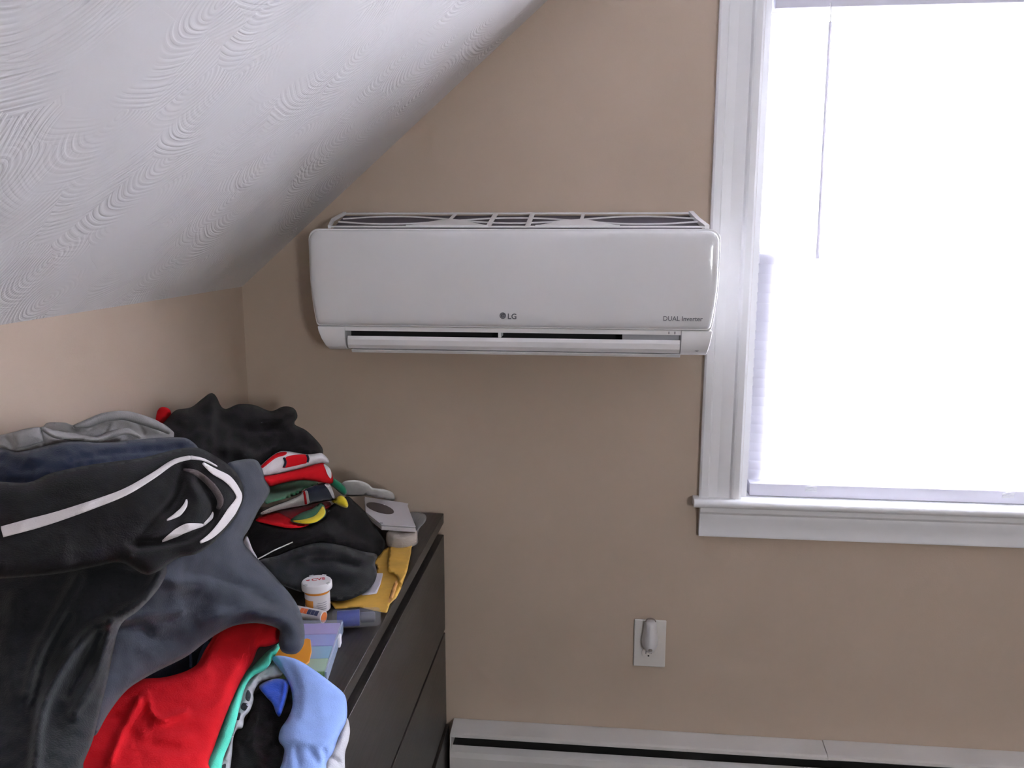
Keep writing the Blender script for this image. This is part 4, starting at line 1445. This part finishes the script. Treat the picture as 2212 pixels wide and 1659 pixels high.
S = Surf([(-70, 985), (0, 968), (40, 976), (95, 964), (150, 952), (220, 956), (290, 950), (340, 946), (395, 945), (418, 956), (432, 972), (445, 990), (420, 1010), (340, 1040), (240, 1070), (120, 1100), (0, 1110), (-70, 1110)],
         [(-50, 1050, -0.96), (100, 960, -0.90), (410, 955, -0.72), (430, 985, -0.74), (200, 1060, -0.92), (300, 960, -0.80)],
         front=0.022, back=0.012, edge=22, crumple=0.004, cs=24, seed=22,
         folds=[([(150, 998), (220, 982), (300, 975), (360, 970), (420, 960)], -0.008, 5), ([(60, 990), (120, 1000), (200, 990)], 0.008, 10), ([(0, 1010), (60, 1030), (100, 1020)], 0.007, 12)])
cloth('navy_trousers', 'navy trousers folded between the grey shirt and the black track jacket', 'trousers', S, F_NAVY, 6)

S = Surf([(-80, 1050), (-20, 1040), (60, 1042), (110, 1022), (200, 1003), (300, 990), (350, 978), (395, 968), (430, 968), (460, 982), (492, 1003), (515, 1028), (526, 1055), (524, 1085), (508, 1118),
          (482, 1150), (452, 1180), (420, 1198), (385, 1205), (340, 1235), (310, 1240), (260, 1215), (200, 1225), (120, 1240), (0, 1250), (-80, 1250)],
         [(-60, 1150, -1.08), (60, 1050, -1.01), (250, 1010, -0.94), (420, 975, -0.86), (520, 1060, -0.85), (450, 1175, -0.96), (300, 1220, -1.04), (0, 1230, -1.12), (300, 1100, -0.99)],
         front=0.034, back=0.012, edge=40, crumple=0.0026, cs=10, seed=23,
         folds=[([(395, 1015), (375, 1080), (330, 1130), (285, 1175)], -0.016, 12), ([(300, 1180), (400, 1165), (450, 1130), (462, 1085), (430, 1040)], -0.018, 11),
                ([(405, 1035), (430, 1090), (405, 1130)], 0.008, 12), ([(190, 1085), (150, 1160), (130, 1220)], 0.005, 18), ([(345, 1120), (290, 1170), (275, 1215)], 0.008, 12)])
g = cloth('track_jacket', 'black track jacket with white piping looped across the near heap', 'jacket', S, F_BLACK, 6)
strip('piping', g, S, [(4, 1149), (60, 1134), (120, 1117), (200, 1090), (270, 1063), (330, 1028), (375, 998), (412, 988)], F_PIPE, 5, lift=0.003, width=[24, 25, 21, 17, 14, 11, 9], label='long white piping strip')
strip('piping', g, S, [(411, 988), (440, 993), (470, 1008)], F_PIPE, 4, lift=0.003, width=[9, 6, 3])
strip('piping', g, S, [(438, 1000), (462, 1018), (492, 1035), (512, 1060), (516, 1078), (500, 1105), (478, 1135), (455, 1158), (432, 1172)], F_PIPE, 4, lift=0.003, width=[5, 14, 17, 14, 13, 20, 17, 12, 5], label='white piping curling round the fold')
strip('inner_band', g, S, [(396, 1014), (425, 1022), (458, 1050), (476, 1080), (470, 1100)], fabric('shaded_taupe_lining', (0.10, 0.08, 0.08)), 4, lift=0.002, width=[4, 12, 15, 15, 8], label='taupe lining band with shading in its colour')  # jacket's inside; its grey-brown shading is put into the colour
strip('piping', g, S, [(350, 1170), (380, 1152), (405, 1140), (440, 1134)], F_PIPE, 4, lift=0.004, width=[3, 17, 19, 5])
strip('piping', g, S, [(360, 1124), (385, 1110), (400, 1092), (403, 1078)], F_PIPE, 4, lift=0.004, width=[3, 12, 9, 3])
strip('piping', g, S, [(440, 1134), (456, 1118), (460, 1105)], F_PIPE, 4, lift=0.002, width=[5, 8, 2])

# slate fleece: sleeve part at the top, body falling over the dresser edge, cuff at the right
S = Surf([(490, 1003), (520, 993), (552, 993), (566, 1012), (572, 1035), (584, 1058), (572, 1082), (560, 1100), (540, 1140), (525, 1168), (545, 1195), (575, 1225), (605, 1258), (632, 1290),
          (650, 1325), (658, 1365), (655, 1395), (640, 1412), (618, 1412), (605, 1402), (602, 1380), (604, 1362), (585, 1352), (550, 1346), (505, 1352), (465, 1372), (440, 1390), (400, 1420),
          (330, 1455), (275, 1490), (235, 1540), (205, 1590), (195, 1560), (210, 1480), (228, 1400), (240, 1330), (290, 1300), (330, 1262), (345, 1225), (400, 1190), (460, 1160), (505, 1110), (518, 1060), (505, 1025)],
         [(200, 1580, -1.11), (250, 1500, -1.035), (430, 1390, -0.905), (500, 1350, -0.87), (655, 1385, -0.79), (600, 1260, -0.75), (535, 1150, -0.72),
          (560, 1020, -0.62), (500, 1010, -0.72), (340, 1230, -0.96), (400, 1280, -0.90), (240, 1340, -1.00), (505, 1120, -0.79)],
         front=0.030, back=0.03, edge=34, crumple=0.0045, cs=12, seed=24,
         folds=[([(540, 1040), (560, 1065)], 0.004, 10), ([(575, 1075), (555, 1105), (535, 1145), (525, 1160)], -0.012, 9), ([(350, 1215), (345, 1245), (320, 1270)], 0.010, 9),
                ([(380, 1260), (480, 1280), (600, 1340)], 0.009, 18), ([(300, 1370), (400, 1400)], -0.006, 16), ([(560, 1335), (620, 1340), (648, 1375)], 0.012, 14),
                ([(420, 1205), (480, 1220), (560, 1260)], 0.007, 14), ([(640, 1300), (600, 1320), (520, 1320), (440, 1345)], 0.008, 12), ([(400, 1235), (480, 1248), (580, 1295)], -0.006, 9),
                ([(260, 1345), (300, 1330), (390, 1320)], 0.012, 10), ([(250, 1360), (290, 1352), (320, 1362)], -0.012, 12)])
cloth('fleece_hoodie', 'slate grey fleece hoodie bulging over the red shirt, cuff hanging at the right', 'hoodie', S, F_SLATE, 7)
S = Surf([(-80, 1215), (0, 1225), (100, 1222), (200, 1210), (260, 1205), (320, 1225), (352, 1208), (360, 1235), (340, 1275), (300, 1318), (262, 1348), (246, 1400), (232, 1470), (215, 1540), (200, 1600), (180, 1650), (165, 1710), (-80, 1720)],
         [(-60, 1250, -1.03), (-60, 1690, -1.24), (150, 1690, -1.22), (200, 1560, -1.135), (240, 1400, -1.045), (340, 1240, -0.99), (200, 1215, -1.00), (100, 1400, -1.08)],
         front=0.030, back=0.010, edge=36, crumple=0.004, cs=13, seed=44,
         folds=[([(345, 1240), (320, 1290), (250, 1335), (190, 1370), (130, 1450), (90, 1540), (75, 1659)], 0.024, 13), ([(170, 1250), (130, 1320), (80, 1420), (60, 1500)], 0.016, 15),
                ([(240, 1345), (225, 1400), (205, 1470), (160, 1540)], 0.020, 12), ([(215, 1365), (200, 1410), (150, 1500)], -0.016, 12), ([(150, 1330), (100, 1420), (70, 1520)], -0.018, 12),
                ([(352, 1215), (348, 1250), (325, 1285)], -0.008, 6), ([(30, 1300), (20, 1400), (30, 1500)], 0.010, 20)])
cloth('shaded_fleece', 'shaded left part of the fleece, coloured near black, falling in long folds left of the slate hoodie', 'shaded_fleece', S, fabric('shaded_slate_fleece', (0.018, 0.019, 0.022), sheen=0.12), 7)  # left part of the fleece hoodie; its shade is put into the colour

# garments squeezed out below the fleece
S = Surf([(250, 1500), (300, 1455), (370, 1425), (400, 1385), (450, 1370), (470, 1385), (450, 1420), (430, 1450), (390, 1475), (300, 1500)],
         [(260, 1490, -0.960), (460, 1380, -0.80), (420, 1450, -0.845)], front=0.014, back=0.008, edge=16, crumple=0.002, seed=25)
g = cloth('navy_shorts', 'dark navy shorts edge between the fleece hoodie and the red shirt', 'shorts', S, F_NAVY, 6)
strip('side_stripe', g, S, [(407, 1398), (412, 1420), (412, 1442)], F_SPRT, 4, width=6)
strip('side_stripe', g, S, [(450, 1385), (436, 1410), (428, 1440)], F_SPRT, 4, width=9)

S = Surf([(480, 1352), (520, 1340), (570, 1338), (604, 1345), (612, 1366), (600, 1388), (575, 1397), (558, 1400), (545, 1430), (525, 1462), (500, 1515), (480, 1565), (462, 1615), (450, 1648), (440, 1700),
          (140, 1720), (150, 1640), (190, 1560), (240, 1490), (300, 1468), (360, 1462), (420, 1440), (445, 1400)],
         [(600, 1365, -0.775), (480, 1360, -0.82), (545, 1430, -0.840), (300, 1480, -0.95), (200, 1600, -1.075), (160, 1700, -1.165), (440, 1680, -1.11), (480, 1560, -0.995), (350, 1580, -1.045)],
         front=0.028, back=0.015, edge=24, crumple=0.003, cs=14, seed=26,
         folds=[([(300, 1515), (270, 1570), (240, 1640)], 0.014, 9), ([(298, 1515), (318, 1500), (326, 1535), (350, 1555), (400, 1540)], 0.010, 7), ([(575, 1345), (558, 1375), (545, 1400)], -0.010, 7),
                ([(330, 1580), (400, 1570), (440, 1600)], -0.006, 16), ([(560, 1350), (520, 1420), (470, 1520)], 0.004, 14), ([(245, 1540), (300, 1600), (380, 1620)], -0.006, 14)])
cloth('near_red_shirt', 'large red shirt bulging out under the fleece hoodie', 'shirt', S, F_RED, 7)

S = Surf([(606, 1388), (604, 1400), (592, 1420), (575, 1445), (548, 1460), (532, 1480), (522, 1510), (510, 1560), (498, 1600), (482, 1640), (470, 1700), (425, 1700), (440, 1650), (462, 1610), (480, 1565), (500, 1515), (515, 1480), (530, 1455), (550, 1435), (580, 1405)],
         [(604, 1392, -0.775), (560, 1445, -0.830), (520, 1490, -0.885), (500, 1560, -0.967), (450, 1690, -1.09), (480, 1600, -1.005)],
         front=0.014, back=0.008, edge=16, crumple=0.0015, seed=27,
         folds=[([(595, 1405), (560, 1440), (535, 1460)], 0.004, 8), ([(548, 1458), (525, 1465), (510, 1485)], -0.006, 6), ([(510, 1500), (485, 1580), (455, 1660)], 0.004, 8)])
cloth('teal_shirt', 'narrow teal green shirt running down beside the red shirt', 'shirt', S, F_TEAL, 5)

S = Surf([(575, 1440), (598, 1432), (610, 1446), (606, 1462), (580, 1468), (560, 1476), (548, 1496), (548, 1512), (540, 1535), (528, 1550), (524, 1572), (512, 1576), (504, 1595), (500, 1640), (488, 1700), (455, 1700), (480, 1640), (498, 1595), (508, 1550), (518, 1500), (532, 1475), (555, 1452)],
         [(600, 1445, -0.800), (550, 1480, -0.850), (520, 1560, -0.940), (480, 1690, -1.065)],
         front=0.012, back=0.006, edge=12, crumple=0.004, cs=50, seed=28,
         folds=[([(585, 1448), (565, 1462), (552, 1480)], -0.006, 5), ([(515, 1520), (530, 1515), (545, 1500)], 0.006, 5), ([(508, 1560), (520, 1548), (532, 1535)], 0.005, 5)])
g = cloth('patterned_top', 'pale grey top with charcoal blotches peeping from behind the teal shirt', 'top', S, F_PALE, 4)
for pts in ([(535, 1490), (542, 1500), (538, 1515), (530, 1508)], [(525, 1518), (536, 1522), (530, 1535), (520, 1530)], [(512, 1542), (520, 1540), (516, 1556), (508, 1552)], [(478, 1655), (488, 1650), (484, 1670), (474, 1668)]):
    strip('dark_blotch', g, S, pts, F_SLATE, 3, lift=0.001)

S = Surf([(548, 1500), (575, 1480), (610, 1478), (640, 1490), (655, 1530), (640, 1570), (622, 1600), (625, 1650), (622, 1700), (470, 1700), (495, 1640), (505, 1590), (525, 1570), (540, 1530)],
         [(560, 1500, -0.850), (640, 1500, -0.845), (620, 1690, -1.035), (480, 1690, -1.045), (540, 1580, -0.940)],
         front=0.012, back=0.006, edge=22, crumple=0.006, cs=24, seed=29,
         folds=[([(560, 1520), (550, 1600), (570, 1690)], 0.006, 10), ([(580, 1570), (600, 1640)], 0.006, 10)])
cloth('black_shorts', 'black shorts hanging between the patterned top and the light blue shirt', 'shorts', S, F_BLACK, 6)
S = Surf([(560, 1482), (585, 1468), (610, 1466), (624, 1472), (622, 1495), (614, 1525), (604, 1548), (596, 1540), (588, 1520), (572, 1502)],
         [(570, 1490, -0.867), (620, 1475, -0.842), (604, 1545, -0.925)], front=0.010, back=0.01, edge=12, crumple=0.002, seed=30,
         folds=[([(616, 1474), (612, 1510), (600, 1545)], 0.006, 5)])
cloth('royal_blue_shirt', 'small bright royal blue fold beside the light blue shirt', 'shirt', S, F_ROYAL, 4)

S = Surf([(588, 1424), (600, 1416), (640, 1424), (680, 1448), (715, 1474), (740, 1495), (748, 1512), (750, 1545), (745, 1565), (732, 1590), (720, 1625), (705, 1650), (700, 1700), (600, 1700), (610, 1645), (614, 1618),
          (602, 1600), (606, 1575), (622, 1550), (632, 1520), (626, 1480), (606, 1448)],
         [(596, 1422, -0.775), (690, 1455, -0.815), (745, 1515, -0.875), (745, 1565, -0.940), (700, 1690, -1.06), (605, 1690, -1.065), (620, 1540, -0.930), (650, 1500, -0.880)],
         front=0.026, back=0.012, edge=30, crumple=0.002, cs=14, seed=31,
         folds=[([(625, 1445), (640, 1490), (635, 1545)], -0.010, 12), ([(640, 1620), (645, 1650)], -0.006, 7), ([(672, 1622), (685, 1645)], -0.006, 7), ([(700, 1620), (705, 1640)], -0.006, 6),
                ([(640, 1600), (690, 1605), (730, 1590)], 0.004, 10), ([(690, 1500), (700, 1560)], 0.003, 16)])
cloth('light_blue_shirt', 'light blue shirt hanging over the dresser front edge', 'shirt', S, F_BLUE, 6)
S = Surf([(748, 1550), (756, 1575), (753, 1600), (745, 1630), (742, 1700), (700, 1700), (700, 1650), (715, 1625), (730, 1590)],
         [(752, 1570, -0.915), (700, 1680, -1.025), (745, 1690, -1.015)], front=0.012, back=0.02, edge=14, crumple=0.002, seed=32,
         folds=[([(712, 1635), (735, 1650), (744, 1690)], -0.006, 5)])
cloth('white_undershirt', 'white undershirt edge hanging just behind the light blue shirt', 'shirt', S, F_PALE, 5)

fill_sheets(['track_jacket', 'shaded_fleece', 'fleece_hoodie', 'light_blue_shirt', 'near_red_shirt', 'teal_shirt', 'royal_blue_shirt', 'patterned_top', 'black_shorts',
             'white_undershirt', 'navy_shorts', 'navy_trousers', 'fold_roll', 'rolled_sleeve', 'grey_shirt', 'red_jersey', 'navy_varsity_shirt', 'green_yellow_shirt', 'lower_red_shirt',
             'striped_jersey', 'green_shirt', 'yellow_shirt', 'kelly_green_shirt', 'dark_red_shirt', 'charcoal_shirt', 'white_shirt', 'black_sweater', 'hoodie', 'red_shirt'])
